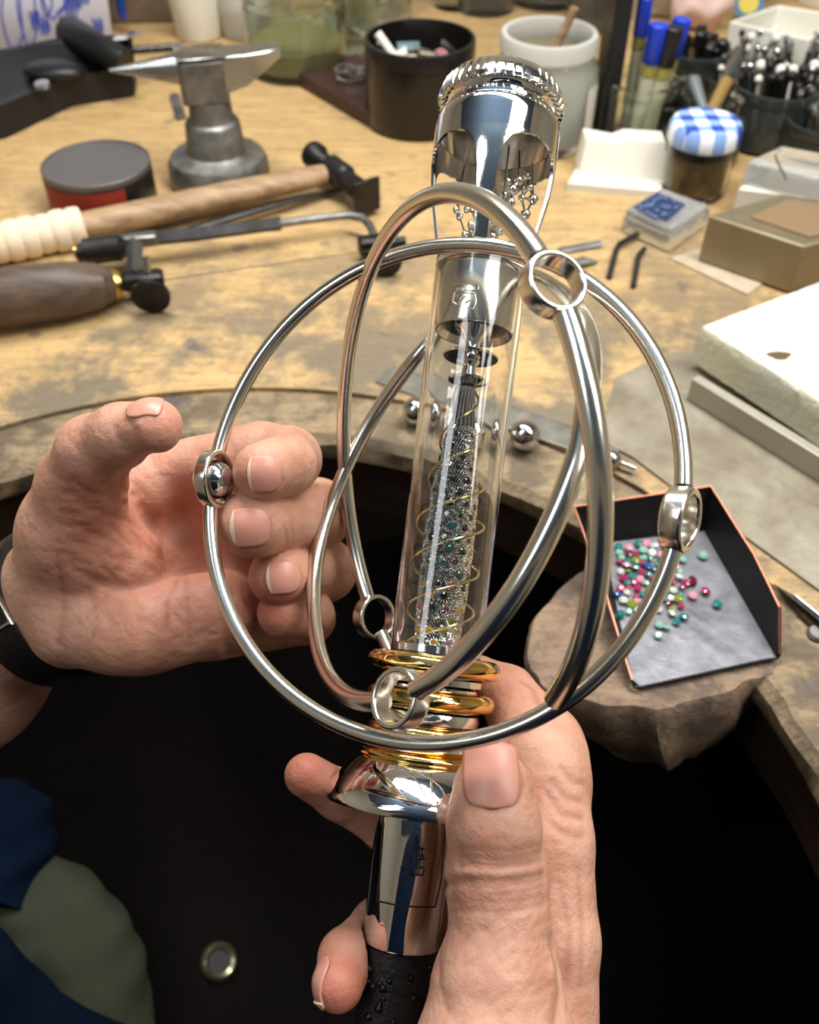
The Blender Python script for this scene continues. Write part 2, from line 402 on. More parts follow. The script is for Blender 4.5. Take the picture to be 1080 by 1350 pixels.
# leather catch skin slung under the cutout
def skin_z(x, y):
    dx, dy = (x - CX) / .42, (y - .06) / .36
    r2 = dx * dx + dy * dy
    z = BZ - .33 + .27 * min(1.0, r2) ** 1.5
    z += .010 * math.sin(x * 26 + y * 9) * math.sin(y * 19 + 1) + .006 * math.sin(x * 60 + 17 * y)
    return min(z, BZ - .055)
mb = MB(); nx, ny = 90, 80; vs = []
for j in range(ny + 1):
    for i in range(nx + 1):
        x = -.52 + 1.0 * i / nx; y = -.22 + .62 * j / ny; vs.append((x, y, skin_z(x, y)))
mb.add(vs, [(j * (nx + 1) + i, j * (nx + 1) + i + 1, (j + 1) * (nx + 1) + i + 1, (j + 1) * (nx + 1) + i) for j in range(ny) for i in range(nx)])
lea = thing('leather_bench_skin', 'dark brown leather bench skin slung under the cutout', 'leather apron', (CX, .1, BZ - .33))
o = mesh_obj('leather_sheet', mb, M['leather'], lea, True)
sm = o.modifiers.new('solid', 'SOLIDIFY'); sm.thickness = .002
# brass eyelet through the leather
def ground_hit(px, py):
    lo, hi = .35, .9
    for d in np.linspace(lo, hi, 600):
        p = W(px, py, d)
        if p[2] < skin_z(p[0], p[1]): return p
    return W(px, py, .6)
gp = ground_hit(288, 1268)
gx, gy = gp[0], gp[1]; e = .01
nrm = Vector((-(skin_z(gx + e, gy) - skin_z(gx - e, gy)) / (2 * e), -(skin_z(gx, gy + e) - skin_z(gx, gy - e)) / (2 * e), 1)).normalized()
Mg = Matrix.Translation(Vector(gp) + nrm * .0025) @ nrm.to_track_quat('Z', 'Y').to_matrix().to_4x4()
gd = float(np.dot(gp - CAM, FW)); gr = 25 / F * gd
mb = MB(); mb.lathe([(gr * .55, -.002), (gr * .58, .001), (gr * .78, .0022), (gr * .95, .0008), (gr, -.001)], 40, Mg)
mesh_obj('eyelet', mb, mat('antique_brass', (150, 145, 112), .3, .9), lea, True, label='brass eyelet set in the leather')
mb = MB(); mb.lathe([(0, -.0005), (gr * .6, -.0005)], 40, Mg); mesh_obj('eyelet_hole', mb, M['trayblack'], lea, True)

# ------------------------------------------------------------------ wooden bench pin with the gem tray
pin = thing('bench_pin', "scarred wooden bench pin jutting from the cutout under the gem tray", 'bench pin', tuple(BX(870, 850)))
outl = [(900, 690), (835, 705), (775, 742), (715, 796), (690, 848), (712, 900), (775, 925), (850, 934), (940, 918), (1010, 893), (1030, 872), (1022, 830), (1060, 800), (1000, 720)]
P = [B2(*q)[:2] for q in outl]
def dens(P, k=5):
    r = []; n = len(P)
    for i in range(n):
        p0, p1, p2, p3 = [np.array(P[(i + t) % n]) for t in (-1, 0, 1, 2)]
        for j in range(k):
            t = j / k; r.append(.5 * ((2 * p1) + (-p0 + p2) * t + (2 * p0 - 5 * p1 + 4 * p2 - p3) * t * t + (-p0 + 3 * p1 - 3 * p2 + p3) * t ** 3))
    return r
P = dens(P); cen = np.mean(P, 0); random.seed(8); mb = MB(); vs = []; fs = []
bot = [(905, 770), (850, 790), (800, 820), (752, 860), (730, 905), (748, 950), (800, 985), (868, 1008), (930, 985), (985, 935), (1004, 900), (1005, 860), (1030, 840), (990, 780)]
Pb = dens([B2(q[0], q[1], -.046)[:2] for q in bot]); Pb = [np.array(q) for q in Pb]
lev = [(0, .0), (-.003, .03), (-.012, .16), (-.022, .40), (-.032, .66), (-.046, 1.0)]
jit = [random.uniform(-.0012, .0012) for _ in P]
cut = [.0016 * math.sin(i * .9) * math.sin(i * .37 + 1) for i in range(len(P))]
for li, (z, f_) in enumerate(lev):
    for i, p in enumerate(P):
        q = np.array(p) * (1 - f_) + Pb[i] * f_; dr = (q - cen) / np.linalg.norm(q - cen)
        q = q + dr * (cut[i] + (jit[i] if li > 1 else jit[i] * .4)) + dr * (.004 * math.sin(f_ * 3.1))
        if li == 0: q = q - dr * .0015
        vs.append((q[0], q[1], BZ - .0015 + z + (random.uniform(-.0015, .0015) if li > 1 else 0)))
n = len(P)
for li in range(len(lev) - 1):
    for i in range(n): j = (i + 1) % n; fs.append((li * n + i, (li + 1) * n + i, (li + 1) * n + j, li * n + j))
fs.append(tuple(range(n))); fs.append(tuple(reversed(range((len(lev) - 1) * n, len(lev) * n))))
mb.add(vs, fs, False); mesh_obj('pin_block', mb, M['pin'], pin, True)

# tray
tray = thing('gem_tray', 'black open-front metal tray with copper rim, holding loose gemstones', 'tray', tuple(BX(900, 780, .001)))
FLn, FRn, BRn, BLn = B2(836, 906, .001), B2(1024, 868, .001), B2(928, 700, .001), B2(796, 716, .001)
TBL, TBR = B2(757, 668, .022), B2(937, 641, .022)
TFR = B2(1028, 800, .020); TFR2 = B2(1028, 862, .003)
TFL = FLn + Vector((-.001, .002, .0025))
mid_l = TBL.lerp(TFL, .55) + Vector((0, 0, .003)); mid_fl = BLn.lerp(FLn, .55)
mb = MB()
fl = [BLn, mid_fl, FLn + Vector((.000, .004, 0)), FLn + Vector((.003, .0, 0)), FRn + Vector((-.006, -.001, 0)), FRn, BRn]
mb.add([v for v in fl] + [v - Vector((0, 0, .0008)) for v in fl], [(0, 1, 2, 3, 4, 5, 6), (13, 12, 11, 10, 9, 8, 7)] + [(i, (i + 1) % 7, 7 + (i + 1) % 7, 7 + i)[::-1] for i in range(7)], False)
mesh_obj('tray_floor', mb, M['trayfloor'], tray, True)
def wall(pts_top, pts_bot):
    mb = MB(); n = len(pts_top); c = (BLn + FRn) / 2
    vs = []
    for a, b in zip(pts_top, pts_bot):
        o_ = Vector((a.x - c.x, a.y - c.y, 0)).normalized() * .0008
        vs += [a, b, b + o_, a + o_]
    fs = []
    for i in range(n - 1):
        for k in range(4): l = (k + 1) % 4; fs.append((i * 4 + k, i * 4 + l, (i + 1) * 4 + l, (i + 1) * 4 + k))
    fs += [(0, 1, 2, 3), tuple(reversed(((n - 1) * 4, (n - 1) * 4 + 1, (n - 1) * 4 + 2, (n - 1) * 4 + 3)))]
    return mb.add(vs, fs, False)
mesh_obj('back_wall', wall([TBL, TBR], [BLn, BRn]), M['trayblack'], tray, True)
mesh_obj('side_wall', wall([TBL, mid_l, TFL], [BLn, mid_fl, FLn]), M['trayblack'], tray, True)
mesh_obj('side_wall', wall([TBR, TBR.lerp(TFR, .6) + Vector((.002, 0, 0)), TFR, TFR2], [BRn, BRn.lerp(FRn, .5), BRn.lerp(FRn, .8), FRn]), M['trayblack'], tray, True)
mb = MB(); mb.tube([TFL, mid_l, TBL, TBR, TBR.lerp(TFR, .6) + Vector((.002, 0, 0)), TFR, TFR2], .00055, 6)
mesh_obj('copper_rim', mb, M['copper'], tray, True)
mb = MB(); mb.tube([FLn, FLn + Vector((.003, .0, 0)), FRn + Vector((-.006, -.001, 0)), FRn], .0007, 6)
mesh_obj('front_lip', mb, M['trayblack'], tray, True)

# gemstones: round brilliants
def gem_mesh(r):
    mb = MB(); n = 8; vs = [(0, 0, .0)]; 
    vs += [(.98 * r * math.cos(2 * math.pi * k / 16), .98 * r * math.sin(2 * math.pi * k / 16), r * .62) for k in range(16)]
    vs += [(r * math.cos(2 * math.pi * k / 16), r * math.sin(2 * math.pi * k / 16), r * .72) for k in range(16)]
    vs += [(.58 * r * math.cos(2 * math.pi * (k + .5) / 8), .58 * r * math.sin(2 * math.pi * (k + .5) / 8), r * 1.05) for k in range(8)]
    fs = [(0, 1 + (k + 1) % 16, 1 + k) for k in range(16)] + [(1 + k, 1 + (k + 1) % 16, 17 + (k + 1) % 16, 17 + k) for k in range(16)]
    for k in range(8):
        a = 17 + 2 * k; b_ = 17 + (2 * k + 1) % 16; c = 17 + (2 * k + 2) % 16; d = 33 + k; e_ = 33 + (k + 1) % 8
        fs += [(a, b_, d), (b_, c, d), (c, e_, d)]
    fs.append(tuple(33 + k for k in range(8)))
    return mb.add(vs, fs, False)
def gemmat(name, col, tr=.35):
    return mat(name, col, .06, 0, trans=tr, ior=1.6, coat=.6, spec=.8)
GC = {'deep pink': (190, 40, 96), 'pale pink': (244, 170, 186), 'teal': (50, 140, 136), 'mint green': (160, 214, 192), 'yellow green': (142, 160, 48), 'colourless': (226, 232, 224), 'dark ruby': (112, 20, 48), 'bright blue': (20, 96, 170)}
GW = {'deep pink': 22, 'pale pink': 20, 'teal': 24, 'mint green': 24, 'yellow green': 8, 'colourless': 18, 'dark ruby': 10, 'bright blue': 2}
GM = {k: gemmat(k.replace(' ', '_') + '_gem', v) for k, v in GC.items()}
GP = {}
for k in GC:
    me = gem_mesh(1.0); mm = bpy.data.meshes.new('gemstone'); mm.from_pydata(me.v, [], me.f); mm.materials.append(GM[k]); GP[k] = mm
fixed = [(927, 733, 'mint green', 6.5), (945, 797, 'teal', 6.5), (929, 781, 'deep pink', 7), (913, 786, 'pale pink', 6.5), (911, 766, 'dark ruby', 7), (895, 790, 'yellow green', 6.5), (820, 810, 'teal', 6), (833, 798, 'yellow green', 7), (869, 838, 'mint green', 5.5), (879, 829, 'mint green', 5.5), (833, 825, 'dark ruby', 6), (814, 785, 'bright blue', 6), (822, 792, 'colourless', 6), (902, 815, 'teal', 6.5), (892, 820, 'teal', 5.5), (885, 810, 'colourless', 6), (838, 740, 'yellow green', 6), (818, 775, 'deep pink', 5.5), (841, 775, 'deep pink', 5.5), (851, 795, 'pale pink', 5.5), (872, 733, 'pale pink', 6.5), (895, 762, 'colourless', 6.5), (864, 721, 'colourless', 6), (853, 717, 'pale pink', 6), (899, 738, 'mint green', 5.5), (849, 804, 'pale pink', 5), (887, 803, 'yellow green', 5), (869, 824, 'mint green', 5.5), (905, 770, 'deep pink', 6), (900, 775, 'deep pink', 5)]
random.seed(21); pl = list(fixed); names = sum([[k] * w for k, w in GW.items()], [])
tries = 0
while len(pl) < 128 and tries < 9000:
    tries += 1
    x = random.gauss(846, 25); y = random.gauss(757, 21) + (x - 846) * .12
    if x < 812 + (y - 715) * .12 or x > 902 or y < 716 or y > 806: continue
    s = random.uniform(4.3, 6.2)
    if any((x - a) ** 2 + ((y - b) * 1.25) ** 2 < ((s + r_) * .86) ** 2 for a, b, _, r_ in pl): continue
    pl.append((x, y, random.choice(names), s))
for x, y, k, s in pl:
    p = BX(x, y, .0022); d = float(np.dot(p - CAM, FW)); r = s / F * d
    g = bpy.data.objects.new('gemstone', GP[k]); C.objects.link(g)
    tilt = random.uniform(.05, .5)
    g.scale = (r, r, r); g.rotation_euler = (tilt * random.choice((-1, 1)), tilt * random.uniform(-1, 1), random.uniform(0, 6))
    g.location = (p[0], p[1], BZ + .0014 + r * .12)
    g['label'] = 'tiny round %s gemstone loose on the floor of the black tray' % k; g['category'] = 'gemstone'; g['group'] = '%s gemstones in the tray' % k

# grey metal sheet lying on the bench to the right
sp = [(812, 500), (862, 476), (912, 462), (1000, 450), (1300, 620), (1400, 900), (1130, 810), (1080, 781), (985, 712), (900, 655), (835, 606), (790, 582)]
mb = MB(); mb.prism([B2(*q)[:2] for q in sp], BZ + .0003, BZ + .0016)
mesh_obj('metal_sheet', mb, M['sheet'], None, True, label='dull grey zinc sheet lying behind the gem tray and beneath the steel bars', category='metal sheet')
# ceramic board
def wbox(name, m, px, label, cat, z0, z1, **k):
    mb = MB(); mb.prism([B2(q[0], q[1], z1)[:2] for q in px], BZ + z0, BZ + z1)
    return mesh_obj(name, mb, m, None, True, label=label, category=cat, **k)
bd = thing('soldering_board', 'thick cream ceramic fibre soldering board with a dark hole', 'soldering board', tuple(BX(1050, 480, .006)))
mb = MB(); poly = [B2(q[0], q[1], .030)[:2] for q in [(923, 430), (975, 408), (1040, 386), (1120, 358), (1330, 470), (1250, 640), (1090, 536), (1040, 508), (985, 470)]]
poly = dens(poly, 6)
random.seed(3); k = len(poly); vs = []
cen = np.mean(poly, 0)
ctrl = [B2(q[0], q[1], .030)[:2] for q in [(923, 430), (1120, 356), (1330, 470), (1240, 632)]]
poly = []
for i in range(4):
    a, b_ = np.array(ctrl[i]), np.array(ctrl[(i + 1) % 4])
    for j in range(40): poly.append(a + (b_ - a) * j / 40)
k = len(poly); cen = np.mean(poly, 0); fs = []
lv = [(.0065, 1.0), (.014, 1.0), (.022, 1.0), (.0285, 1.0), (.030, .985)]
nz = [random.uniform(-.004, .004) for _ in poly]
for li, (z, sc) in enumerate(lv):
    for i, p in enumerate(poly):
        q = cen + (p - cen) * (sc + nz[i] * .9 + random.uniform(-.004, .004)); vs.append((q[0], q[1], BZ + z))
for li in range(4):
    for i in range(k): j = (i + 1) % k; fs.append((li * k + i, li * k + j, (li + 1) * k + j, (li + 1) * k + i))
fs.append(tuple(range(4 * k, 5 * k))); fs.append(tuple(reversed(range(k))))
mb.add(vs, fs, True); mesh_obj('board_slab', mb, M['cream'], bd, True)
p = B2(1028, 469, .0302); mb = MB(); vs = [(p.x + .006 * math.cos(a) * (1 + .3 * math.sin(3 * a)), p.y + .0035 * math.sin(a), BZ + .0306) for a in np.linspace(0, 6.28, 15)[:-1]]
mb.add(vs, [tuple(range(14))], False); mesh_obj('dark_hole', mb, mat('dark_hole_brown', (92, 80, 54), .9), bd, True)  # flat dark brown patch drawn for the hole in the board
# steel bars under/along the board
def bar(px0, px1, w, z0, z1, label, m='steel', name='steel_bar'):
    a, b_ = B2(*px0, z1), B2(*px1, z1); d = (b_ - a); L = d.length; ang = math.atan2(d.y, d.x)
    mb = MB(); n = Vector((-d.y, d.x)).normalized() * w
    poly = [a[:2], b_[:2], (b_.x + n.x, b_.y + n.y), (a.x + n.x, a.y + n.y)]
    mb.prism([tuple(q[:2]) for q in poly], BZ + z0, BZ + z1)
    return bevel(mesh_obj(name, mb, M['barsteel'], None, True, label=label, category='metal bar'), .0006)
M['barsteel'] = mat('matt_bar_steel', (176, 170, 154), .45, .35, rvar=.1)
bar((912, 499), (1240, 700), .006, .0018, .016, 'flat brushed steel bar standing on edge nearest the gem tray')
bar((935, 478), (1260, 666), .035, .0018, .0062, 'wide pale steel strip lying flat under the ceramic board')
# rim ruler with graduations
rul = thing('steel_ruler', 'thin steel ruler with engraved graduations lying along the cutout rim', 'ruler', tuple(BX(650, 545)))
a, b_ = B2(505, 492, .0012), B2(815, 598, .0012); d = (b_ - a).normalized(); nn = Vector((-d.y, d.x, 0)); L = (b_ - a).length
mb = MB(); mb.prism([tuple((a + nn * .009)[:2]), tuple((a - nn * .009)[:2]), tuple((b_ - nn * .009)[:2]), tuple((b_ + nn * .009)[:2])], BZ + .0003, BZ + .0014)
bevel(mesh_obj('ruler_blade', mb, mat('ruler_steel', (164, 162, 152), .35, .8, rvar=.1, bump=.0001, bscale=300), rul, True), .0003)
mb = MB(); k = 0
while .003 + k * .001 < L - .003:
    h = .0035 if k % 10 == 0 else (.0026 if k % 5 == 0 else .0016)
    c = a + d * (.003 + k * .001) + nn * (.0086 - h / 2)
    mb.box((c.x, c.y, BZ + .00145), (.00018, h, .0001), rz(math.atan2(d.y, d.x))); k += 1
mesh_obj('graduations', mb, mat('engraved_black', (50, 48, 44), .7), rul, True, kind='stuff')
# lower strip (groove guard) and its screw pin
sc = thing('scriber_pin', 'short steel rod with a round brass-grey head lying beyond the tray corner', 'steel pin', tuple(BX(812, 608, .004)))
a, b_ = B2(800, 602, .005), B2(838, 618, .004)
mesh_obj('rod', MB().tube([a, b_], .0014, 12), M['steel'], sc, True)
mb = MB(); mb.ball(B2(806, 606, .005), .0052); mesh_obj('round_head', mb, M['steel'], sc, True)
# steel balls
for px, py, r, lb in ((692, 573, .0083, 'polished steel bearing ball to the right of the glass tube on the bench rim'), (549, 541, .0078, 'steel bearing ball half hidden by the left edge of the glass tube'), (590, 556, .0075, 'steel bearing ball seen through the left side of the glass tube'), (632, 572, .0092, 'largest steel bearing ball seen through the right side of the glass tube')):
    p = BX(px, py, r); mb = MB(); mb.ball((0, 0, r), r, 32, 20)
    mesh_obj('steel_ball', mb, M['chrome'], loc=(p[0], p[1], BZ - .0005), label=lb, category='steel ball', group='steel balls on the bench rim')
# scriber at the right edge
sb = thing('scriber', 'slim pointed steel scriber lying on the bench edge right of the tray', 'scriber', tuple(BX(1050, 790, .002)))
a, b_, c_ = B2(1020, 770, .002), B2(1045, 790, .0028), B2(1180, 900, .003)
mesh_obj('shaft', MB().tube([a, b_, c_], [.0002, .0018, .0022], 14), M['forged'], sb, True)
mesh_obj('bright_edge', MB().tube([b_ + Vector((.0012, .0008, .0014)), c_ + Vector((.0012, .0008, .0018))], .0006, 8), M['steel'], sb, True)
p = B2(1078, 835, .0); mb = MB(); mb.lathe([(0, .0015), (.0035, .0013), (.0045, .0)], 20); mesh_obj('rivet', mb, M['oldsteel'], loc=(p.x, p.y, BZ), label='small round grey rivet head set in the bench edge by the scriber', category='rivet')

# ------------------------------------------------------------------ tools on the bench
def base(px, py, z=0): p = BX(px, py, z); return (p[0], p[1], BZ + z)
def depth(px, py, z=0): return float(np.dot(BX(px, py, z) - CAM, FW))
# round puck with red band
d = depth(139, 268); r = 72 / F * depth(139, 231, .03)
t = thing('round_tin', 'flat round tin with dull grey top and red side label', 'tin', base(139, 268), rz(-.9))
h = .030
mb = MB(); mb.lathe([(0, 0), (r * .98, 0), (r, .001), (r, h - .003), (r * .985, h - .001), (0, h - .0005)], 64); mesh_obj('tin_body', mb, M['black'], t)
mb = MB(); mb.lathe([(r * 1.004, .002), (r * 1.004, h - .0045)], 64, None, (-2.7, .05)); mesh_obj('paper_band', mb, M['red'], t, label='red paper band')
mb = MB(); mb.lathe([(0, h), (r * .97, h), (r * .985, h + .0012), (r * 1.0, h + .0006), (r, h - .003)], 64); mesh_obj('tin_lid', mb, mat('brushed_grey_lid', (112, 108, 106), .5, .6, bump=.0001, bscale=500, stretch=(1, 12, 1)), t, label='brushed grey lid')

# stake anvil
t = thing('stake_anvil', 'small cast steel bench anvil on round stepped base', 'anvil', base(291, 236))
R = 66 / F * depth(291, 222, .012)
mb = MB(); mb.lathe([(0, 0), (R, 0), (R * 1.01, .003), (R, .014), (R * .93, .019), (R * .7, .021), (R * .6, .023), (R * .57, .028), (R * .53, .043), (R * .50, .045), (R * .45, .046), (R * .42, .049), (R * .40, .060), (0, .060)], 56)
mesh_obj('stepped_base', mb, M['oldsteel'], t)
hz = rz(math.radians(14)); mb = MB(); mb.box((-.002, 0, .0745), (.033, .026, .033), hz, .003, 1.02); mesh_obj('anvil_block', mb, M['oldsteel'], t)
X = hz @ Vector((1, 0, 0))
def horn(a, b_, ra, rb, sq=False):
    mb = MB(); mb.tube([a, a.lerp(b_, .5), b_], [ra, (ra + rb) / 2, rb], 4 if sq else 24); return mb
zt = .105
mesh_obj('round_horn', horn(Vector((-.002, 0, .082)) - X * .014, Vector((-.002, 0, .085)) - X * .062, .011, .0009), M['steel'], t, label='bright conical horn')
mb = MB(); A = Vector((-.002, 0, 0))
pr = [(.014, .012, .066, .091), (.03, .0115, .070, .091), (.042, .010, .078, .0915), (.056, .006, .086, .092)]
vs = []
Y = hz @ Vector((0, 1, 0))
for x, w, z0, z1 in pr:
    c = A + X * x
    for sy, zz in ((-1, z0), (1, z0), (1, z1), (-1, z1)): q = c + Y * (w * sy); vs.append((q.x, q.y, zz))
fs = [(i * 4 + k, i * 4 + (k + 1) % 4, i * 4 + 4 + (k + 1) % 4, i * 4 + 4 + k) for i in range(3) for k in range(4)] + [(3, 2, 1, 0), (12, 13, 14, 15)]
mb.add(vs, fs, False); bevel(mesh_obj('flat_horn', mb, M['steel'], t, label='flat bright tapering horn'), .001)
mb = MB(); mb.box((-.002, 0, .0915), (.034, .027, .0012), hz, .0004); mesh_obj('worn_face', mb, M['steel'], t, label='bright worn top face')

# helper: tube between bench pixels
def seg(pts, r, n=14, flat=None):
    return MB().tube([B2(x, y, z) for x, y, z in pts], r, n, flat=flat)
# hammer
t = thing('hammer', 'chasing hammer with dark forged head and cloth-taped ash handle', 'hammer', base(240, 290))
hp = [(445, 226, .016), (400, 236, .0155), (300, 257, .014), (200, 279, .013), (105, 299, .0125)]
P = [B2(*q) for q in hp]; mb = MB(); mb.tube(P, [.0078, .0095, .0108, .0112, .0108], 20, flat=.8); mesh_obj('handle', mb, M['handlewood'], t, True)
a, b_ = B2(110, 298, .0125), B2(-190, 360, .0125)
for i in range(14):
    f0, f1 = i / 14, (i + .92) / 14
    p, q = a.lerp(b_, f0), a.lerp(b_, f1); dd = (q - p).normalized()
    mb = MB(); rr = .0132 + .0006 * math.sin(i * 2.3); mb.tube([p, p.lerp(q, .12), p.lerp(q, .5), p.lerp(q, .9), q + dd * .0012], [rr - .0012, rr, rr + .0004, rr + .0001, rr - .0012], 24)
    mesh_obj('tape_wrap', mb, M['tape'], t, True)
hc = B2(445, 228, .0165); f0, f1 = B2(412, 203, .020), B2(488, 262, .016)
dd = (f1 - f0).normalized()
mb = MB(); mb.tube([f0 - dd * .001, f0, f0 + dd * .006, f0 + dd * .009, hc - dd * .012, hc - dd * .009, hc + dd * .009, hc + dd * .012, f1 - dd * .012], [.0088, .0098, .0100, .0072, .0070, .0098, .0098, .0075, .0082], 20); mesh_obj('hammer_head', mb, M['forged'], t, True)
up = Vector((0, 0, 1)); sd = dd.cross(up).normalized(); mb = MB(); c0 = f1 - dd * .013; vs = []
for k, (w, hh) in enumerate(((.0075, .0075), (.0115, .010), (.013, .0125), (.0132, .013))):
    c = c0 + dd * (k * .004 if k < 3 else .0105)
    for sx, sz in ((-1, -1), (1, -1), (1, 1), (-1, 1)): vs.append(c + sd * w * sx * .8 + up * hh * sz * .95)
mb.add(vs, [(i * 4 + k, i * 4 + (k + 1) % 4, i * 4 + 4 + (k + 1) % 4, i * 4 + 4 + k) for i in range(3) for k in range(4)] + [(3, 2, 1, 0), (12, 13, 14, 15)], False)
bevel(mesh_obj('hammer_peen', mb, M['forged'], t, True), .0008)

# saw frame
t = thing('saw_frame', "jeweller's saw with grimy wooden handle, brass ferrule and dark steel bow", 'saw', base(150, 380))
mb = seg([(-120, 407, .019), (-40, 401, .0195), (30, 389, .0195), (90, 381, .0185), (128, 377, .0165), (137, 377, .013)], [.015, .0165, .0175, .0165, .014, .0115], 24); mesh_obj('handle', mb, M['greywood'], t, True)
mb = seg([(134, 377, .013), (140, 376, .013), (152, 374.5, .013), (160, 373, .013)], [.0095, .0105, .0098, .0082], 20); mesh_obj('ferrule', mb, M['brass'], t, True)
mb = MB(); a, b_ = B2(160, 372, .013), B2(216, 366, .013); mid = (a + b_) / 2; dd = b_ - a; R3 = rz(math.atan2(dd.y, dd.x)); mb.box(mid, (dd.length, .011, .010), R3, .0015); mesh_obj('clamp_block', mb, M['forged'], t, True)
p = B2(203, 371, .0145); mb = MB(); mb.tube([p + Vector((0, -.006, 0)), p + Vector((.0008, -.014, -.001))], .0035, 12); mb.tube([p + Vector((.0006, -.013, -.001)), p + Vector((.0008, -.0165, -.0015))], .0118, 24); mesh_obj('thumb_screw', mb, M['forged'], t, True)
p = B2(194, 360, .018); mb = MB(); mb.tube([p, p + Vector((0, .004, .009))], .0028, 12); mesh_obj('set_pin', mb, M['steel'], t, True)
mb = MB(); mb.tube([B2(177, 365, .014), B2(177, 342, .016), B2(177, 322, .018)], [.006, .0048, .0062], 4); mb.box(B2(181, 316, .018), (.026, .009, .008), R3, .001); mesh_obj('frame_post', mb, mat('worn_grey_steel', (120, 118, 116), .4, .8), t, True)
mb = seg([(104, 333, .016), (110, 333, .016), (112, 332, .016), (158, 326, .017), (166, 324, .017)], [.006, .006, .0085, .0085, .005], 16); mesh_obj('bow_sleeve', mb, M['forged'], t, True)
mb = seg([(104, 333, .016), (98, 334, .016)], .005, 12); mesh_obj('brass_nut', mb, M['brass'], t, True)
mb = seg([(160, 318, .017), (260, 309, .016), (352, 297, .015), (370, 294.5, .015)], [.0055, .005, .0048, .0055], 4); mesh_obj('bow_bar', mb, M['forged'], t, True)
mb = seg([(365, 296, .015), (372, 294, .015), (430, 287, .014), (462, 284, .014), (478, 287, .014), (488, 298, .013), (496, 316, .012)], [.0042, .003, .0026, .0026, .0028, .0028, .0028], 12); mesh_obj('bow_rod', mb, M['oldsteel'], t, True)
mb = MB(); mb.box(B2(498, 322, .010), (.026, .010, .012), rz(.25), .0015); mb.tube([B2(510, 322, .012), B2(535, 318, .013)], .0035, 12); mesh_obj('end_clamp', mb, M['forged'], t, True)
mb = MB(); p = B2(508, 343, .0118); mb.tube([p + Vector((0, .010, .001)), p], .003, 10); mb.tube([p + Vector((0, .001, 0)), p + Vector((.0005, -.0035, -.0005))], .0105, 24); mesh_obj('wing_screw', mb, M['forged'], t, True)
mesh_obj('saw_blade', seg([(215, 369, .012), (350, 350, .0105), (492, 330, .009)], .00035, 6), M['steel'], t, True)
# dark rods added along the shadow of the hammer handle
tw = thing('shadow_rods', 'slim dark rods added along the shadow of the hammer handle', 'shadow_rods', base(330, 285))
mesh_obj('shadow_rod', seg([(215, 313, .004), (300, 290, .005), (380, 268, .005), (470, 245, .002)], [.0028, .0034, .002, .0007], 6, .5), M['oldsteel'], tw, True)
mesh_obj('shadow_rod', seg([(215, 313, .004), (300, 287, .008), (385, 263, .009), (470, 244, .003)], [.0028, .0034, .002, .0007], 6, .5), M['forged'], tw, True)

# black tape-dispenser-like gauge
def black_box():
    t = thing('desk_dispenser', 'black plastic desk dispenser with raised arm and silver button', 'dispenser', base(60, 110))
    ptop = [(-60, 105), (6, 65), (75, 58), (172, 42), (174, 100), (4, 142), (-60, 150)]
    H = .040
    top = [(0, 68, H * .9), (78, 55, H), (170, 50, H * .95), (172, 92, H * .55), (88, 108, H * .50), (0, 145, H * .55), (-90, 165, H * .55), (-90, 90, H * .9)]
    P = [B2(*q) for q in top]; mb = MB(); n = len(P)
    vs = P + [Vector((p.x + (.0), p.y - .002, BZ)) for p in P]
    cx = sum(p.x for p in P) / n; cy = sum(p.y for p in P) / n; vs.append(Vector((cx, cy, BZ + H * .55)))
    fs = [(i, (i + 1) % n, 2 * n) for i in range(n)] + [(i, (i + 1) % n, n + (i + 1) % n, n + i) for i in range(n)]
    fs = [tuple(reversed(f)) for f in fs]
    mb.add(vs, fs, False); bevel(mesh_obj('dispenser_body', mb, M['black'], t, True), .003)
    P1 = [B2(x, y, .036) for x, y in ((85, 30), (78, 60), (150, 92), (168, 62), (160, 48), (110, 28))]
    mb = MB(); mb.tube([B2(92, 42, .042), B2(128, 62, .042), B2(165, 82, .034)], [.014, .0125, .011], 10); bevel(mesh_obj('raised_arm', mb, M['black'], t, True), .001)
    mb = MB(); p = B2(72, 92, .030); mb.ball(p, .022, 24, 12, (1.2, .8, .35)); mesh_obj('palm_rest', mb, M['black'], t, True)
    p = B2(56, 113, .0275); mb = MB(); mb.lathe([(0, .0025), (.006, .0022), (.0072, .0)], 28, Matrix.Translation(p) @ Matrix.Rotation(.15, 4, 'X')); mesh_obj('silver_button', mb, M['steel'], t, True, label='round silver button')
black_box()
# blade
t = thing('palette_knife', 'small bright leaf-shaped blade lying on the black dispenser', 'knife', base(165, 60, .04))
a, b_ = B2(148, 52, .041), B2(196, 39, .043); mb = MB(); mb.tube([a, a.lerp(b_, .3), a.lerp(b_, .7), b_], [.004, .0085, .006, .0005], 8, flat=.12); mesh_obj('blade', mb, M['mirror'], t, True)
mesh_obj('tang', MB().tube([a, B2(120, 62, .041)], .002, 8), M['forged'], t, True)
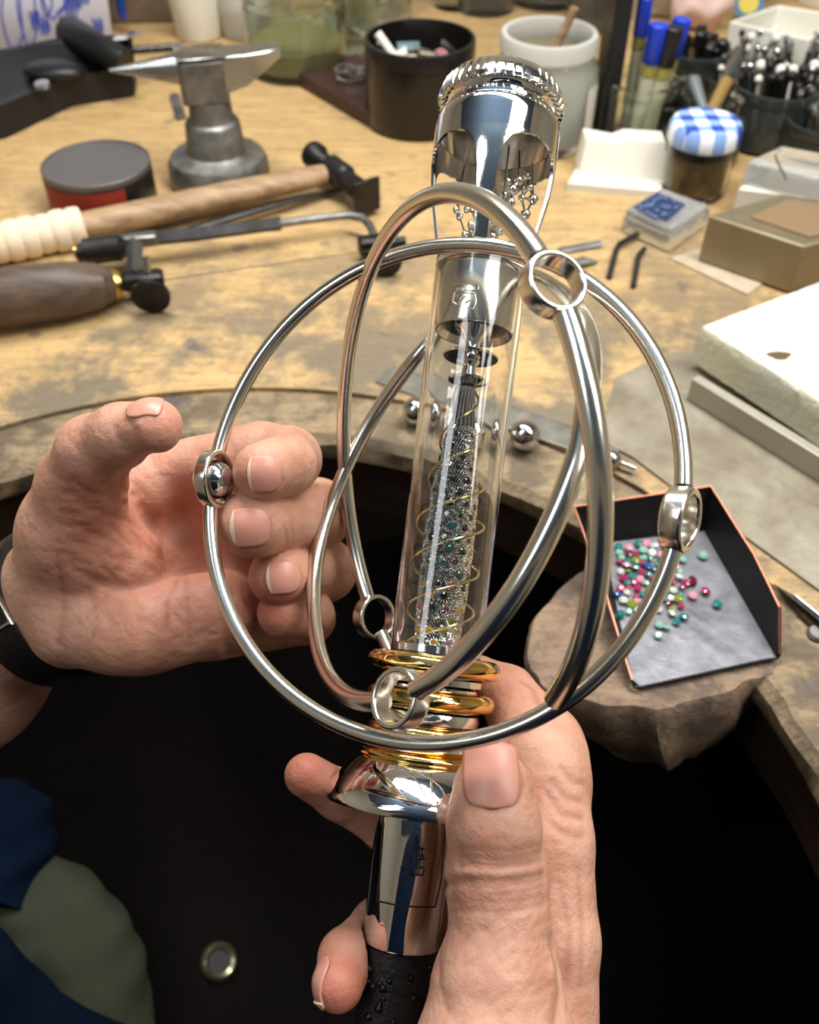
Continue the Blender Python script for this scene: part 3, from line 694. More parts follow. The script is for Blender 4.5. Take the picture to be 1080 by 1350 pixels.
# sketch sheet standing behind
t = thing('sketch_sheet', 'white paper with blue ink sketches standing behind the black dispenser', 'drawing', base(60, 40))
a, b_ = B2(-110, 88, .012), B2(150, 62, .012); a.z = b_.z = BZ + .012
tilt = Vector((0, .05, .16))
mb = MB(); mb.add([a, b_, b_ + tilt, a + tilt], [(0, 1, 2, 3)], False)
o = mesh_obj('paper_sheet', mb, mat('sketch_paper', (226, 224, 236), .85), t, True); sm = o.modifiers.new('s', 'SOLIDIFY'); sm.thickness = .0006
random.seed(77); U = (b_ - a); mb = MB(); nrm_ = U.cross(tilt).normalized(); nrm_ = nrm_ if nrm_.y < 0 else -nrm_
def sk(pts): mb.tube([a + U * u + tilt * v + nrm_ * .0009 for u, v in pts], .0007, 4)
for cx, cy, rx, ry, turns in ((.52, .16, .055, .22, 1.6), (.60, .2, .05, .25, 1.2), (.76, .3, .08, .2, 2.3), (.70, .22, .03, .10, 1.5), (.45, .42, .08, .12, 1.4), (.80, .12, .05, .10, 1.8), (.88, .33, .04, .12, 2.0)):
    sk([(cx + rx * math.cos(s) * (1 + .25 * math.sin(3 * s)), cy + .05 + ry * math.sin(s + .5) * (1 + .2 * math.cos(2 * s))) for s in np.linspace(0, turns * 6.28, 40)])
for k in range(9):
    u, v = .55 + .045 * k, .05 + random.random() * .35
    sk([(u + .03 * s, v + .05 * math.sin(s * 9 + k)) for s in np.linspace(0, 1.6, 14)])
mesh_obj('ink_lines', mb, M['ink'], t, True, label='looping blue ink strokes')
# blue pen, dark ruler and small containers at the back
t = thing('blue_pen', 'dark blue pen standing upright at the back beside the sketch', 'pen', base(164, 55))
p = B2(164, 50); mesh_obj('barrel', MB().tube([p + Vector((0, .01, .022)), p + Vector((.001, .02, .12))], .0046, 12), mat('dark_blue_pen', (22, 60, 130), .3), t, True)
mesh_obj('tip', MB().tube([p + Vector((0, .0098, .022)), p + Vector((0, .009, .014))], [.0045, .002], 12), M['blue'], t, True)
rk = thing('pen_rack', 'brown cardboard box at the back holding the dark blue pen', 'box', base(190, 40))
mb = MB(); mb.box(B2(190, 40, .0) + Vector((0, .04, .03)), (.085, .04, .06), rz(.05), .002); mesh_obj('carton', mb, mat('brown_card', (122, 104, 84), .8, var=.35, vscale=60), rk, True)
t = thing('dark_ruler', 'dark ruler with pale worn markings lying behind the anvil', 'ruler', base(200, 62))
a, b_ = B2(170, 66, .002), B2(245, 61, .002); mb = MB(); mb.box((a + b_) / 2, ((b_ - a).length, .014, .003), rz(math.atan2(b_.y - a.y, b_.x - a.x)), .0005); mesh_obj('ruler_blade', mb, M['black'], t, True)
mb = MB()
for k in range(16):
    c = a.lerp(b_, (k + .5) / 16); mb.box((c.x, c.y - .001, c.z + .0017), (.0012, .004 + .003 * (k % 3 == 0), .0003), rz(random.uniform(-.5, .5)))
mesh_obj('worn_markings', mb, M['white'], t, True, kind='stuff')

def small_cup(px, py, r, h, label, m, fill, name='plastic_cup', cat='cup'):
    t = thing(name, label, cat, base(px, py))
    mb = MB(); mb.lathe([(0, .001), (r * .8, .001), (r * .84, .003), (r, h), (r * .93, h), (r * .78, .005), (0, .004)], 32); mesh_obj('cup_wall', mb, m, t)
    if fill: mb = MB(); mb.lathe([(0, h * .6), (r * .80, h * .58), (r * .80, h * .5), (0, h * .5)], 28); mesh_obj('contents', mb, fill, t)
pale = mat('pale_powder', (226, 220, 190), .9, bump=.001, bscale=200)
small_cup(264, 48, .026, .045, 'squat white plastic cup with pale powder behind the anvil', M['white'], pale)
small_cup(325, 46, .027, .046, 'clear plastic cup with white contents standing right of the white cup', M['frost'], mat('white_wax', (232, 226, 214), .7))
def jar(px, py, r, h, label, glass, name='glass_jar', cat='jar', fill=None, fh=.4, neck=.86, rim=.010, liquid=None, M4=None):
    t = thing(name, label, cat, base(px, py))
    w = .0022
    prof = [(0, .0005), (r * .9, .0005), (r, .004), (r, h * .80), (r * neck, h * .88), (r * neck * 1.0, h - rim), (r * neck * 1.05, h - rim * .8), (r * neck * 1.05, h - .001), (r * neck, h), (r * neck - w, h - .001), (r * neck - w, h * .88), (r - w, h * .79), (r - w, .007), (0, .005)]
    mb = MB(); mb.lathe(prof, 48); mesh_obj('jar_glass', mb, glass, t)
    if fill:
        mb = MB(); mb.lathe([(0, .0075), (r - w - .0006, .0075), (r - w - .0006, h * fh), (0, h * fh + .001)], 40); mesh_obj('contents', mb, fill, t)
    return t
olive = mat('murky_liquid', (120, 116, 74), .3)
jar(394, 90, .046, .065, 'wide glass jar with murky olive liquid behind the anvil', M['jarglass'], fill=olive, fh=.38, neck=.95)
jar(466, 64, .026, .07, 'small empty glass jar left of the black can', M['jarglass'], fill=None)
jar(500, 22, .034, .09, 'clear glass holding cotton sticks behind the black can', M['jarglass'], neck=.96)
for i, (px, dx) in enumerate(((498, -.012), (506, .012), (515, -.006))):
    p = B2(500, 22); mb = MB(); mb.tube([p + Vector((-dx * .6, .006, .012)), p + Vector((dx * 1.5, .002, .115))], .0022, 8); mb.ball(p + Vector((dx * 1.5, .002, .117)), .0042, 10, 6)
    mesh_obj('cotton_stick', mb, M['white'], None, True, label='white cotton-tipped stick leaning in the clear glass behind the black can', category='cotton stick', group='cotton sticks in the glass')
# long pale rod
a, b_ = B2(350, 86, .003), B2(478, 62, .003)
mesh_obj('pale_rod', MB().tube([a, b_], .0026, 12), M['white'], None, True, label='long pale rod lying left of the black can', category='rod')
# dark wooden tray with ring
t = thing('dark_wooden_tray', 'low dark brown wooden tray left of the black can', 'tray', base(450, 120))
c = [(393, 96, .012), (470, 70, .012), (560, 100, .012), (486, 150, .012)]
P = [B2(*q)[:2] for q in c]; mb = MB(); mb.prism(P, BZ, BZ + .012); bevel(mesh_obj('tray_block', mb, M['darkwood'], t, True), .0015)
p = B2(462, 103, .013); mb = MB()
for k, (dx, dy, rr) in enumerate(((0, 0, .012), (.006, .004, .010), (-.004, .006, .009))):
    mb = MB(); mb.tube([(p.x + dx + rr * math.cos(s), p.y + dy + rr * math.sin(s), BZ + .0145 + k * .0022) for s in np.linspace(0, 6.283, 25)[:-1]], .0013, 8, closed=True)
    mesh_obj('wire_ring', mb, M['steel'], None, True, label=('lowest', 'middle', 'topmost')[k] + ' thin steel wire ring coiled on the dark wooden tray', category='ring', group='wire rings on the dark tray')
# black can with scraps
t = thing('black_can', 'open black metal can full of scraps, left of the frosted jar', 'can', base(553, 158))
d0 = depth(553, 158); r = 71 / F * d0; h = .0
for h in np.linspace(.03, .15, 200):
    pp = np.array([base(553, 158)[0], base(553, 158)[1], BZ + h]) - CAM
    py = 675 - F * np.dot(pp, UP) / np.dot(pp, FW)
    if py < 49: break
CAN_H = float(h); rt = 74 / F * float(np.dot(pp, FW))
mb = MB(); mb.lathe([(0, 0), (r * .97, 0), (r, .002), (rt * .975, h * .80), (rt, h * .81), (rt, h - .001), (rt * .985, h), (rt * .94, h), (rt * .94, h * .5), (r * .9, .006), (0, .006)], 64); mesh_obj('can_wall', mb, M['blackgloss'], t)
mb = MB(); mb.lathe([(0, h * .62), (rt * .92, h * .6)], 32); mesh_obj('dark_filling', mb, M['black'], t)
cb = base(553, 158); random.seed(12)
cols = [M['paper'], mat('pink_scrap', (176, 112, 112), .6), mat('teal_scrap', (96, 120, 128), .5), M['steel'], M['card']]
for k in range(14):
    a = random.uniform(0, 6.28); q = random.uniform(0, .62) * rt; mb = MB()
    Rm = Euler((random.uniform(-.6, .6), random.uniform(-.6, .6), random.uniform(0, 3))).to_matrix()
    z = BZ + h * .74 + random.uniform(0, .008)
    mb.box((cb[0] + q * math.cos(a), cb[1] + q * math.sin(a), z), (random.uniform(.012, .026), random.uniform(.006, .012), .0015), Rm, .0004)
    mesh_obj('scrap', mb, cols[k % 5], None, True, label='small %s scrap lying inside the open black can' % ('white paper', 'pink', 'teal', 'bare steel', 'beige card')[k % 5], category='scrap', group='scraps in the black can')
mb = MB(); mb.tube([(cb[0] - rt * .75, cb[1] - .01, BZ + h + .006), (cb[0] - rt * .35, cb[1] - .02, BZ + h * .78)], .0035, 10); mesh_obj('white_stick', mb, M['white'], None, True, label='white stick poking over the rim of the black can', category='stick')
# frosted big jar with brush
t = thing('frosted_jar', 'large cloudy glass jar with thick rim holding a wooden stick', 'jar', base(711, 186))
r = 63 / F * depth(711, 186)
for h in np.linspace(.05, .2, 200):
    pp = np.array([base(711, 186)[0], base(711, 186)[1], BZ + h]) - CAM
    if 675 - F * np.dot(pp, UP) / np.dot(pp, FW) < 42: break
h = float(h); rt = 65 / F * float(np.dot(pp, FW))
mb = MB(); mb.lathe([(0, .001), (r * .93, .001), (r, .006), (r * 1.03, h * .72), (rt * .93, h * .82), (rt * .95, h * .835)], 56); mesh_obj('jar_body', mb, M['jarglass'], t)
mb = MB(); mb.lathe([(rt * .95, h * .835), (rt, h * .85), (rt, h * .97), (rt * .97, h), (rt * .88, h), (rt * .86, h * .97), (rt * .86, h * .82), (r * .95, h * .72), (r * .93, .008), (0, .008)], 56); mesh_obj('frosted_rim', mb, M['frost'], t)
mb = MB(); mb.lathe([(0, .010), (r * .9, .010), (r * .92, h * .22), (0, h * .22)], 40); mesh_obj('contents', mb, mat('grey_sludge', (84, 88, 70), .6), t)
mb = MB(); mb.lathe([(r * 1.045, .012), (r * 1.055, h * .62)], 20, None, (-.75, .1)); mesh_obj('paper_label', mb, M['paper'], t)
jb = base(711, 186)
mb = MB(); mb.tube([(jb[0] - .012, jb[1] + .01, BZ + .02), (jb[0] + .018, jb[1] + .008, BZ + h + .014)], .0032, 10); mesh_obj('wooden_stick', mb, M['handlewood'], None, True, label='wooden stick leaning inside the cloudy jar', category='stick')
# black upright slab
mb = MB(); p = B2(793, 195); mb.box(p + Vector((0, .012, .075)), (.013, .03, .15), rz(.1), .002); mesh_obj('black_upright_case', mb, M['black'], None, True, label='tall narrow black case standing between cloudy jar and marker glass', category='case')
# glass with blue markers
jar(832, 190, .028, .052, 'short clear glass holding the blue-capped markers', M['jarglass'], neck=.98, name='drinking_glass', cat='glass')
def marker(px, py, top, r, label, lean=(0, 0), blackcap=False):
    p = B2(px, py); d = Vector((lean[0], lean[1], 1)).normalized()
    t = thing('marker_pen', label, 'marker', p + d * .012)
    L = top
    mb = MB(); mb.tube([p + d * .012, p + d * (L - .034)], r * .8, 14); mesh_obj('barrel', mb, mat('pale_barrel', (190, 186, 160), .4), t, True)
    mb = MB(); mb.tube([p + d * (L - .036), p + d * (L - .026)], r * .86, 14); mesh_obj('label_band', mb, mat('olive_band', (146, 140, 70), .5), t, True)
    mb = MB(); mb.tube([p + d * (L - .027), p + d * (L - .0265), p + d * (L - .001), p + d * L], [r * .95, r, r, r * .85], 8); mesh_obj('cap', mb, M['black'] if blackcap else M['blue'], t, True)
marker(822, 183, .106, .0058, 'tall blue-capped marker, leftmost in the clear glass')
marker(834, 196, .093, .0075, 'stout blue-capped marker at the front of the clear glass', (.05, 0))
marker(848, 198, .092, .0070, 'black-fronted capped marker in the middle of the clear glass', (.08, 0), True)
marker(852, 186, .093, .0072, 'blue-capped marker, rightmost in the clear glass', (.12, .0))
# white block of paper
t = thing('paper_block', 'stepped off-white block of paper standing before the marker glass', 'paper block', base(812, 240))
mb = MB(); poly = [B2(*q)[:2] for q in ((747, 252), (870, 263), (874, 228), (764, 222))]
mb.prism(poly, BZ, BZ + .006); mesh_obj('lower_sheets', mb, M['paper'], t, True)
a, b_ = B2(762, 240), B2(872, 248); a.z = b_.z = BZ + .006; dd = b_ - a; bk = Vector((0, .022, 0)); hh = Vector((0, .010, .024))
mb = MB(); vs = [a, b_, b_ + hh, a.lerp(b_, .55) + hh, a.lerp(b_, .42) + hh * .86, a.lerp(b_, .06) + hh * .95]; n = len(vs); vs = vs + [v + Vector((0, .02, 0)) for v in vs]
mb.add(vs, [tuple(range(n)), tuple(reversed(range(n, 2 * n)))] + [(i, n + i, n + (i + 1) % n, (i + 1) % n) for i in range(n)], False); mesh_obj('upright_sheets', mb, M['paper'], t, True)
# jam jar with gingham lid
t = thing('jam_jar', 'small jam jar with blue and white gingham lid and brown contents', 'jar', base(912, 252))
r = .0245; H = .049
mb = MB(); mb.lathe([(0, .001), (r * .9, .001), (r, .004), (r, H * .78), (r * .9, H * .86), (r * .9, H * .95), (r * .84, H * .95), (r * .84, H * .86), (r * .93, H * .77), (r * .93, .006), (0, .005)], 12, smooth=False); mesh_obj('jar_glass', mb, M['jarglass'], t)
mb = MB(); mb.lathe([(0, .0065), (r * .9, .0065), (r * .9, H * .62), (0, H * .62)], 24); mesh_obj('contents', mb, mat('brown_resin', (118, 84, 36), .4, var=.5, vscale=90), t)
mb = MB(); mb.lathe([(r * 1.02, H * .78), (r * 1.06, H * .82), (r * 1.04, H * 1.0), (r * .96, H * 1.07), (0, H * 1.085)], 48); mesh_obj('lid', mb, M['gingham'], t)

# clear box with blue stones
t = thing('gem_box', 'small clear plastic box of dark blue stones left of the steel block', 'box', base(878, 312))
def cbox(px, z0, z1, m, name, tp, bev=.001):
    mb = MB(); mb.prism([B2(q[0], q[1], z1)[:2] for q in px], BZ + z0, BZ + z1); return bevel(mesh_obj(name, mb, m, tp, True), bev)
cbox([(822, 284), (873, 250), (938, 275), (886, 312)], .0012, .013, M['acrylic'], 'box_tray', t)
cbox([(826, 276), (873, 247), (935, 270), (886, 303)], .0135, .0175, M['acrylic'], 'box_lid', t)
mb = MB(); mb.prism([B2(*q, .019)[:2] for q in ((836, 271), (868, 252), (904, 268), (880, 290))], BZ + .0177, BZ + .0183); mesh_obj('blue_liner', mb, mat('navy_foam', (40, 56, 92), .7), t, True)
random.seed(5)
for k in range(26):
    u, v = random.random(), random.random()
    x = 838 + 34 * u + 34 * v * .9; y = 272 - 18 * u + 14 * v + 2
    p = B2(x, y, .019); mb = MB(); mb.ball((0, 0, 0), .0019, 10, 6, (1, 1, .6))
    if k == 0: bm0 = mesh_obj('blue_stone', mb, mat('blue_stone_mat', (60, 84, 130), .1, coat=1), loc=tuple(Vector(p) + Vector((0, 0, .0002)))); q = bm0
    else: q = bm0.copy(); C.objects.link(q); q.location = Vector(p) + Vector((0, 0, .0002))
    q['label'] = 'small round blue stone lying on the liner of the clear box'; q['category'] = 'stone'; q['group'] = 'blue stones in the clear box'
# bent black pins (hex keys)
hk = mat('blued_steel', (58, 66, 66), .35, .7)
for k, (pts, lb) in enumerate((([(803, 366, .002), (812, 330, .003), (816, 322, .004), (842, 308, .004)], 'bent dark hex key resting against the clear box, longer one'), ([(835, 378, .002), (841, 342, .003), (843, 335, .003), (850, 328, .003)], 'short dark hex key right of the longer one'))):
    mesh_obj('hex_key', seg(pts, .0019, 6), hk, None, True, label=lb, category='hex key')
mesh_obj('lead_strip', seg([(738, 330, .002), (792, 320, .002)], .0036, 6, .4), M['oldsteel'], None, True, label='flat grey metal strip lying behind the big eyelet of the hoops', category='strip')
mesh_obj('lead_pellet', seg([(758, 348, .003), (770, 344, .003), (788, 345, .002)], [.0035, .0045, .001], 10, .6), M['oldsteel'], None, True, label='pointed grey metal scrap lying below the flat grey strip', category='scrap')
mesh_obj('metal_offcut', seg([(230, 125, .002), (239, 156, .002)], .0045, 4, .5), M['oldsteel'], None, True, label='small grey metal offcut lying left of the anvil', category='offcut')
# card under steel block
wbox('worn_card', M['card'], [(884, 340), (940, 322), (1033, 352), (986, 388)], 'pale worn card lying under the steel block', 'card', .0002, .0012)
# steel block
t = thing('bench_block', 'heavy square steel bench block raised on the card', 'bench block', base(1000, 330))
fz0, fz1 = .012, .038
TL, TR = B2(930, 300, fz1), B2(1055, 350, fz1)
tp = [(938, 290), (1063, 323), (1200, 290), (1040, 262)]
mb = MB(); mb.prism([B2(q[0], q[1], .034)[:2] for q in ((934, 284), (1060, 325), (1190, 292), (1030, 256))], BZ + .0014, BZ + .034); bevel(mesh_obj('block_body', mb, mat('matt_steel_block', (150, 138, 112), .45, .6, var=.15), t, True), .0012)
mb = MB(); mb.prism([B2(q[0], q[1], .0352)[:2] for q in ((990, 286), (1068, 312), (1180, 288), (1040, 262))], BZ + .034, BZ + .0352); mesh_obj('worn_top', mb, mat('brown_top', (150, 124, 94), .5, .3), t, True)
# white paper above the block
wbox('paper_stack', M['paper'], [(974, 250), (1000, 228), (1180, 258), (1180, 282), (1040, 258)], 'stack of bright white cards behind the steel block', 'paper stack', .0005, .026)
t = thing('clear_box', 'clear plastic box lying on the white cards', 'box', base(1040, 225, .03))
cbox([(985, 214), (1030, 192), (1150, 214), (1110, 244)], .0275, .042, M['acrylic'], 'lid_shell', t)
mesh_obj('seam', MB().tube([B2(1022, 204, .043), B2(1036, 236, .043)], .0006, 6), M['black'], t, True)
# white plastic box with filings
def open_box(name, px, z0, z1, w, m, label, cat):
    t = thing(name, label, cat, base(sum(q[0] for q in px) / 4, sum(q[1] for q in px) / 4, z0))
    P = [np.array(B2(q[0], q[1], z1)[:2]) for q in px]; c = sum(P) / 4
    Q = [p + (c - p) / np.linalg.norm(c - p) * w * 1.4 for p in P]; O = [c + (p - c) * .96 for p in P]
    vs = [(p[0], p[1], BZ + z1) for p in P] + [(p[0], p[1], BZ + z1) for p in Q] + [(p[0], p[1], BZ + z0 + w) for p in Q] + [(p[0], p[1], BZ + z0) for p in O]
    fs = []
    for i in range(4):
        j = (i + 1) % 4; fs += [(i, j, 4 + j, 4 + i), (4 + i, 4 + j, 8 + j, 8 + i), (i, 12 + i, 12 + j, j)]
    fs += [(8, 9, 10, 11), (15, 14, 13, 12)]
    mb = MB(); mb.add(vs, fs, False); bevel(mesh_obj('box_shell', mb, m, t, True), .0012)
    return t, c
t, c = open_box('white_tray_box', [(962, 28), (1026, 6), (1115, 20), (1068, 52)], .02, .05, .003, M['white'], 'open white plastic tray with metal filings at the back right', 'tray')
random.seed(9)
mb = MB(); 
for k in range(70): mb.box((c[0] + random.gauss(.004, .016), c[1] + random.gauss(-.002, .009), BZ + .0245 + random.random() * .003), (.004, .0018, .001), Euler((random.random(), random.random(), random.random() * 3)).to_matrix())
mesh_obj('filings', mb, M['oldsteel'], t, True, kind='stuff', label='heap of small metal filings')
# box underneath the white tray
mb = MB(); mb.box((c[0], c[1], BZ + .0098), (.10, .06, .0195), rz(-.1), .002); mesh_obj('dark_box', mb, M['darkwood'], None, True, label='dark low box carrying the white plastic tray', category='box')

# jars of burs, drills and small tools
def tool_jar(px, py, r, h, label, n, seed, fn, group, lab, mglass='darkglass'):
    jar(px, py, r, h, label, M[mglass], neck=.97)
    random.seed(seed); b0 = B2(px, py)
    for k in range(n):
        a = random.uniform(0, 6.28); q = math.sqrt(random.random()) * r * .72; a2 = a + random.uniform(-.5, .5)
        p0 = b0 + Vector((q * .7 * math.cos(a), q * .7 * math.sin(a), .008)); p1 = b0 + Vector((min(q * 1.15, r * .86) * math.cos(a2), min(q * 1.15, r * .86) * math.sin(a2), h + random.uniform(.001, .015)))
        mb, m = fn(p0, p1, k)
        mesh_obj(group[0], mb, m, None, True, label=HW.get(m.name, '') + lab, category=group[1], group=group[2])
HW = {'steel': 'bright ', 'worn_cast_steel': 'dull grey ', 'black_plastic': 'black ', 'dark_forged_steel': 'dark ', 'white_plastic': 'white-headed ', 'bearing_steel': 'chrome-headed '}
def bur(p0, p1, k):
    mb = MB(); mb.tube([p0, p1], .0012, 6); d = (p1 - p0).normalized()
    mb.tube([p1 - d * .001, p1 + d * .002, p1 + d * .005], [.0012, .0028, .0014], 8); return mb, (M['steel'] if k % 3 else M['oldsteel'])
def brush(p0, p1, k):
    mb = MB(); mb.tube([p0, p1 - (p1 - p0) * .25], .0022, 6); mb.tube([p1 - (p1 - p0) * .25, p1, p1 + (p1 - p0) * .03], [.003, .0048, .0035], 8); return mb, (M['black'] if k % 2 else M['forged'])
def bead(p0, p1, k):
    mb = MB(); mb.tube([p0, p1], .0011, 6); mb.ball(p1, random.uniform(.0025, .0045), 10, 7); return mb, (M['forged'], M['white'], M['forged'], M['chrome'])[k % 4]
tool_jar(905, 136, .028, .046, 'dark glass jar bristling with black brushes at the back', 16, 1, brush, ('brush', 'brush', 'black brushes in the back jar'), 'thin brush standing in the dark jar at the back')
tool_jar(868, 186, .019, .034, 'dark glass jar of burs directly behind the gingham jam jar', 18, 2, bur, ('bur', 'bur', 'burs behind the jam jar'), 'thin steel bur standing in the jar behind the gingham lid')
tool_jar(1006, 186, .034, .046, 'dark glass jar crammed with round-headed tools right of the gingham jar', 34, 3, bead, ('round_head_tool', 'tool', 'round-headed tools'), 'small round-headed tool packed in the dark jar')
tool_jar(1074, 214, .030, .034, 'glass jar of bright steel pins near the clear plastic box', 40, 4, bur, ('steel_pin', 'pin', 'bright pins in the jar'), 'steel pin leaning in the jar near the clear box')
tool_jar(955, 150, .023, .032, 'dark jar of assorted tool bits below the white tray', 22, 6, bead, ('tool_bit', 'tool bit', 'bits below the white tray'), 'assorted bit with round tip standing below the white tray')
tool_jar(1092, 160, .030, .034, 'dark jar of tool bits at the frame edge below the white tray', 22, 7, bur, ('drill_bit', 'drill bit', 'drill bits at the frame edge'), 'slim drill bit standing in the jar at the right frame edge')
tool_jar(940, 212, .018, .032, 'small dark jar of black brushes squeezed behind the gingham lid', 12, 8, bur, ('fine_bur', 'bur', 'fine burs'), 'fine bur standing in the small jar beside the gingham lid')
tool_jar(1048, 132, .026, .036, 'dark glass jar of long steel bits between the white tray and the round-headed tools', 20, 11, bur, ('long_bit', 'tool bit', 'long bits'), 'long slim bit in the jar below the white tray corner')
tool_jar(988, 122, .022, .034, 'small dark glass jar of dark picks under the corner of the white tray', 18, 12, bead, ('pick', 'pick', 'dark picks'), 'ball-ended pick in the small jar under the white tray corner')
# scalpel with brass handle
t = thing('scalpel', 'small scalpel with pale brass handle leaning out of the jars', 'scalpel', tuple(W(948, 138, .80)))
a, b_, c_, d_ = [Vector(W(*q)) for q in ((938, 146, .700), (958, 108, .712), (968, 86, .718), (980, 56, .73))]
mesh_obj('handle', MB().tube([a - (b_ - a), a, b_], [.004, .0046, .0052], 12), mat('pale_brass', (190, 156, 96), .35, .6), t, True)
mesh_obj('blade', MB().tube([b_, c_, d_], [.004, .006, .0006], 8, flat=.3), M['steel'], t, True)
t = thing('spoon_probe', 'grey metal probe with flat round end left of the scalpel', 'probe', tuple(W(918, 130, .77)))
a, b_ = Vector(W(930, 150, .70)), Vector(W(914, 106, .715)); mesh_obj('stem', MB().tube([a, b_], [.003, .0052], 12), mat('grey_probe', (150, 160, 160), .3, .6), t, True)
mb = MB(); mb.ball(b_, .006, 14, 8, (1, 1, .6)); mesh_obj('round_end', mb, M['steel'], t, True)
# bags/cloths and sheets far back
def lump(px, py, z, sc, m, label, name, cat, seed):
    random.seed(seed); mb = MB(); c = B2(px, py); mb.ball((c.x, c.y, BZ + z), 1, 28, 18, sc)
    mb.v = [tuple(np.array(v) + .004 * np.sin(np.array([v[1], v[2], v[0]]) * 180 + seed)) for v in mb.v]
    mesh_obj(name, mb, m, None, True, label=label, category=cat)
lump(845, 22, .035, (.052, .02, .036), mat('translucent_bag', (206, 206, 204), .3, coat=.3), 'crumpled translucent plastic bag behind the blue markers', 'plastic_bag', 'bag', 1)
lump(915, 40, .024, (.03, .016, .026), mat('pinkish_bag', (214, 184, 172), .5), 'small pinkish paper bag behind the black brushes', 'paper_bag', 'bag', 2)
lump(962, 6, .03, (.05, .022, .03), M['paper'], 'crumpled white bag with round blue and yellow sticker', 'white_bag', 'bag', 3)
p = B2(962, 6); sx = W(987, 4, float(np.dot(np.array([p.x, p.y - .022, p.z + .03]) - CAM, FW)) - .012)
mb = MB(); Ms = Matrix.Translation(sx) @ Vector((0, -.8, .5)).to_track_quat('Z', 'Y').to_matrix().to_4x4()
mb.lathe([(0, .0004), (.0155, .0004), (.0155, 0)], 32, Ms); st = mesh_obj('round_sticker', mb, mat('sticker_blue', (60, 120, 150), .5), None, True, label='round blue sticker with yellow centre on the white bag', category='sticker')
mb = MB(); mb.lathe([(0, .0008), (.010, .0008)], 32, Ms); mesh_obj('yellow_centre', mb, mat('sticker_yellow', (214, 190, 70), .5), st, True)
for k, (px, py, rr, hh, lb) in enumerate(((640, 12, .03, .13, 'tall dark bottle behind the black can'), (600, 8, .022, .11, 'slim glass bottle behind the black can'), (770, 40, .02, .12, 'narrow dark bottle behind the cloudy jar'), (418, 14, .03, .08, 'glass jar at the back beside the olive jar'), (1090, 0, .035, .07, 'cream pot in the far back corner behind the white tray'), (720, 2, .036, .11, 'round dark jar behind the cloudy jar'), (352, 10, .03, .08, 'low glass pot in the back row behind the plastic cups'), (250, 6, .03, .08, 'brown glass jar in the back row behind the white cup'))):
    t = thing('bottle', lb, 'bottle', base(px, py))
    g = (M['darkglass'], M['jarglass'], M['darkglass'], M['jarglass'], M['white'], M['darkglass'], M['jarglass'], mat('brown_glass', (110, 84, 60), .1, trans=.6))[k]
    mb = MB(); mb.lathe([(0, 0), (rr * .95, 0), (rr, .003), (rr, hh * .75), (rr * .6, hh * .86), (rr * .6, hh * .92)], 32); mesh_obj('bottle_body', mb, g, t)
    mb = MB(); mb.lathe([(rr * .66, hh * .9), (rr * .68, hh), (0, hh * 1.005)], 24); mesh_obj('cap', mb, (M['black'], M['white'])[k % 2], t)

# ------------------------------------------------------------------ sceptre
A0 = cp(572, 880, 287)
EX = np.array([.1263, 1, -.161]); EX = EX / np.linalg.norm(EX)
FR = -A0 / np.linalg.norm(A0); FR = FR - EX * np.dot(FR, EX); FR /= np.linalg.norm(FR)     # towards the viewer
XR = np.cross(EX, FR); XR = -XR if XR[0] < 0 else XR
def S(py):
    k = (675 - py) / F
    return (k * -A0[2] - A0[1]) / (EX[1] + k * EX[2])
def D(py): return -(A0[2] + EX[2] * S(py))
def R(hw, py): return hw / F * D(py) * .001
def cv(v): return Vector(v[0] * RT + v[1] * UP - v[2] * FW)
org = Vector(c2w(A0))
ez, ex = cv(EX).normalized(), cv(XR).normalized(); ey = ez.cross(ex)   # local -Y faces the viewer
SR = Matrix((ex, ey, ez)).transposed()
scep = thing('sceptre', 'polished silver and gold sceptre with gem-filled glass tube, held upright', 'sceptre', org, SR)
def Z(py): return S(py) * .001
def lath(name, prof, m, seg=72, rfun=None, smooth=True, parent=None, arc=None, **t):
    mb = MB(); mb.lathe([(R(h, p), Z(p)) for h, p in prof], seg, None, arc, smooth, rfun)
    o = mesh_obj(name, mb, m, parent or scep, **t)
    return o
def autosm(o, ang=35):
    m_ = o.modifiers.new('es', 'EDGE_SPLIT'); m_.split_angle = math.radians(ang); return o
def loc_hit(px, py, r):
    """image point -> sceptre-local point on the front of the cylinder of radius r (m)"""
    q = Vector(RT * (px - 540) / F + UP * (675 - py) / F + FW); o = SR.transposed() @ (Vector(CAM) - org); d = SR.transposed() @ q
    a = d.x ** 2 + d.y ** 2; b = 2 * (o.x * d.x + o.y * d.y); c = o.x ** 2 + o.y ** 2 - r * r
    disc = max(b * b - 4 * a * c, 0); t = (-b - math.sqrt(disc)) / (2 * a); return o + d * t
# grip and handle
autosm(lath('grip', [(0, 1700), (48, 1700), (49, 1500), (50, 1330), (50.5, 1262), (49.5, 1246), (0, 1246)], mat('black_textured_grip', (20, 17, 18), .35, bump=.0008, bscale=260), 72))
random.seed(31); mb = MB()
for k in range(46):
    a = random.uniform(-2.6, -.6); pz = random.uniform(1256, 1420); r = R(50.5, pz)
    mb.ball((r * math.cos(a), r * math.sin(a), Z(pz)), random.uniform(.0006, .0013), 8, 5)
mesh_obj('grip_beading', mb, M['darksilver'], scep, kind='stuff', label='small dark metal beads scattered on the grip')
autosm(lath('handle_sleeve', [(0, 1244), (50, 1244), (52, 1241), (52, 1070), (46, 1066), (0, 1066)], M['mirror']))
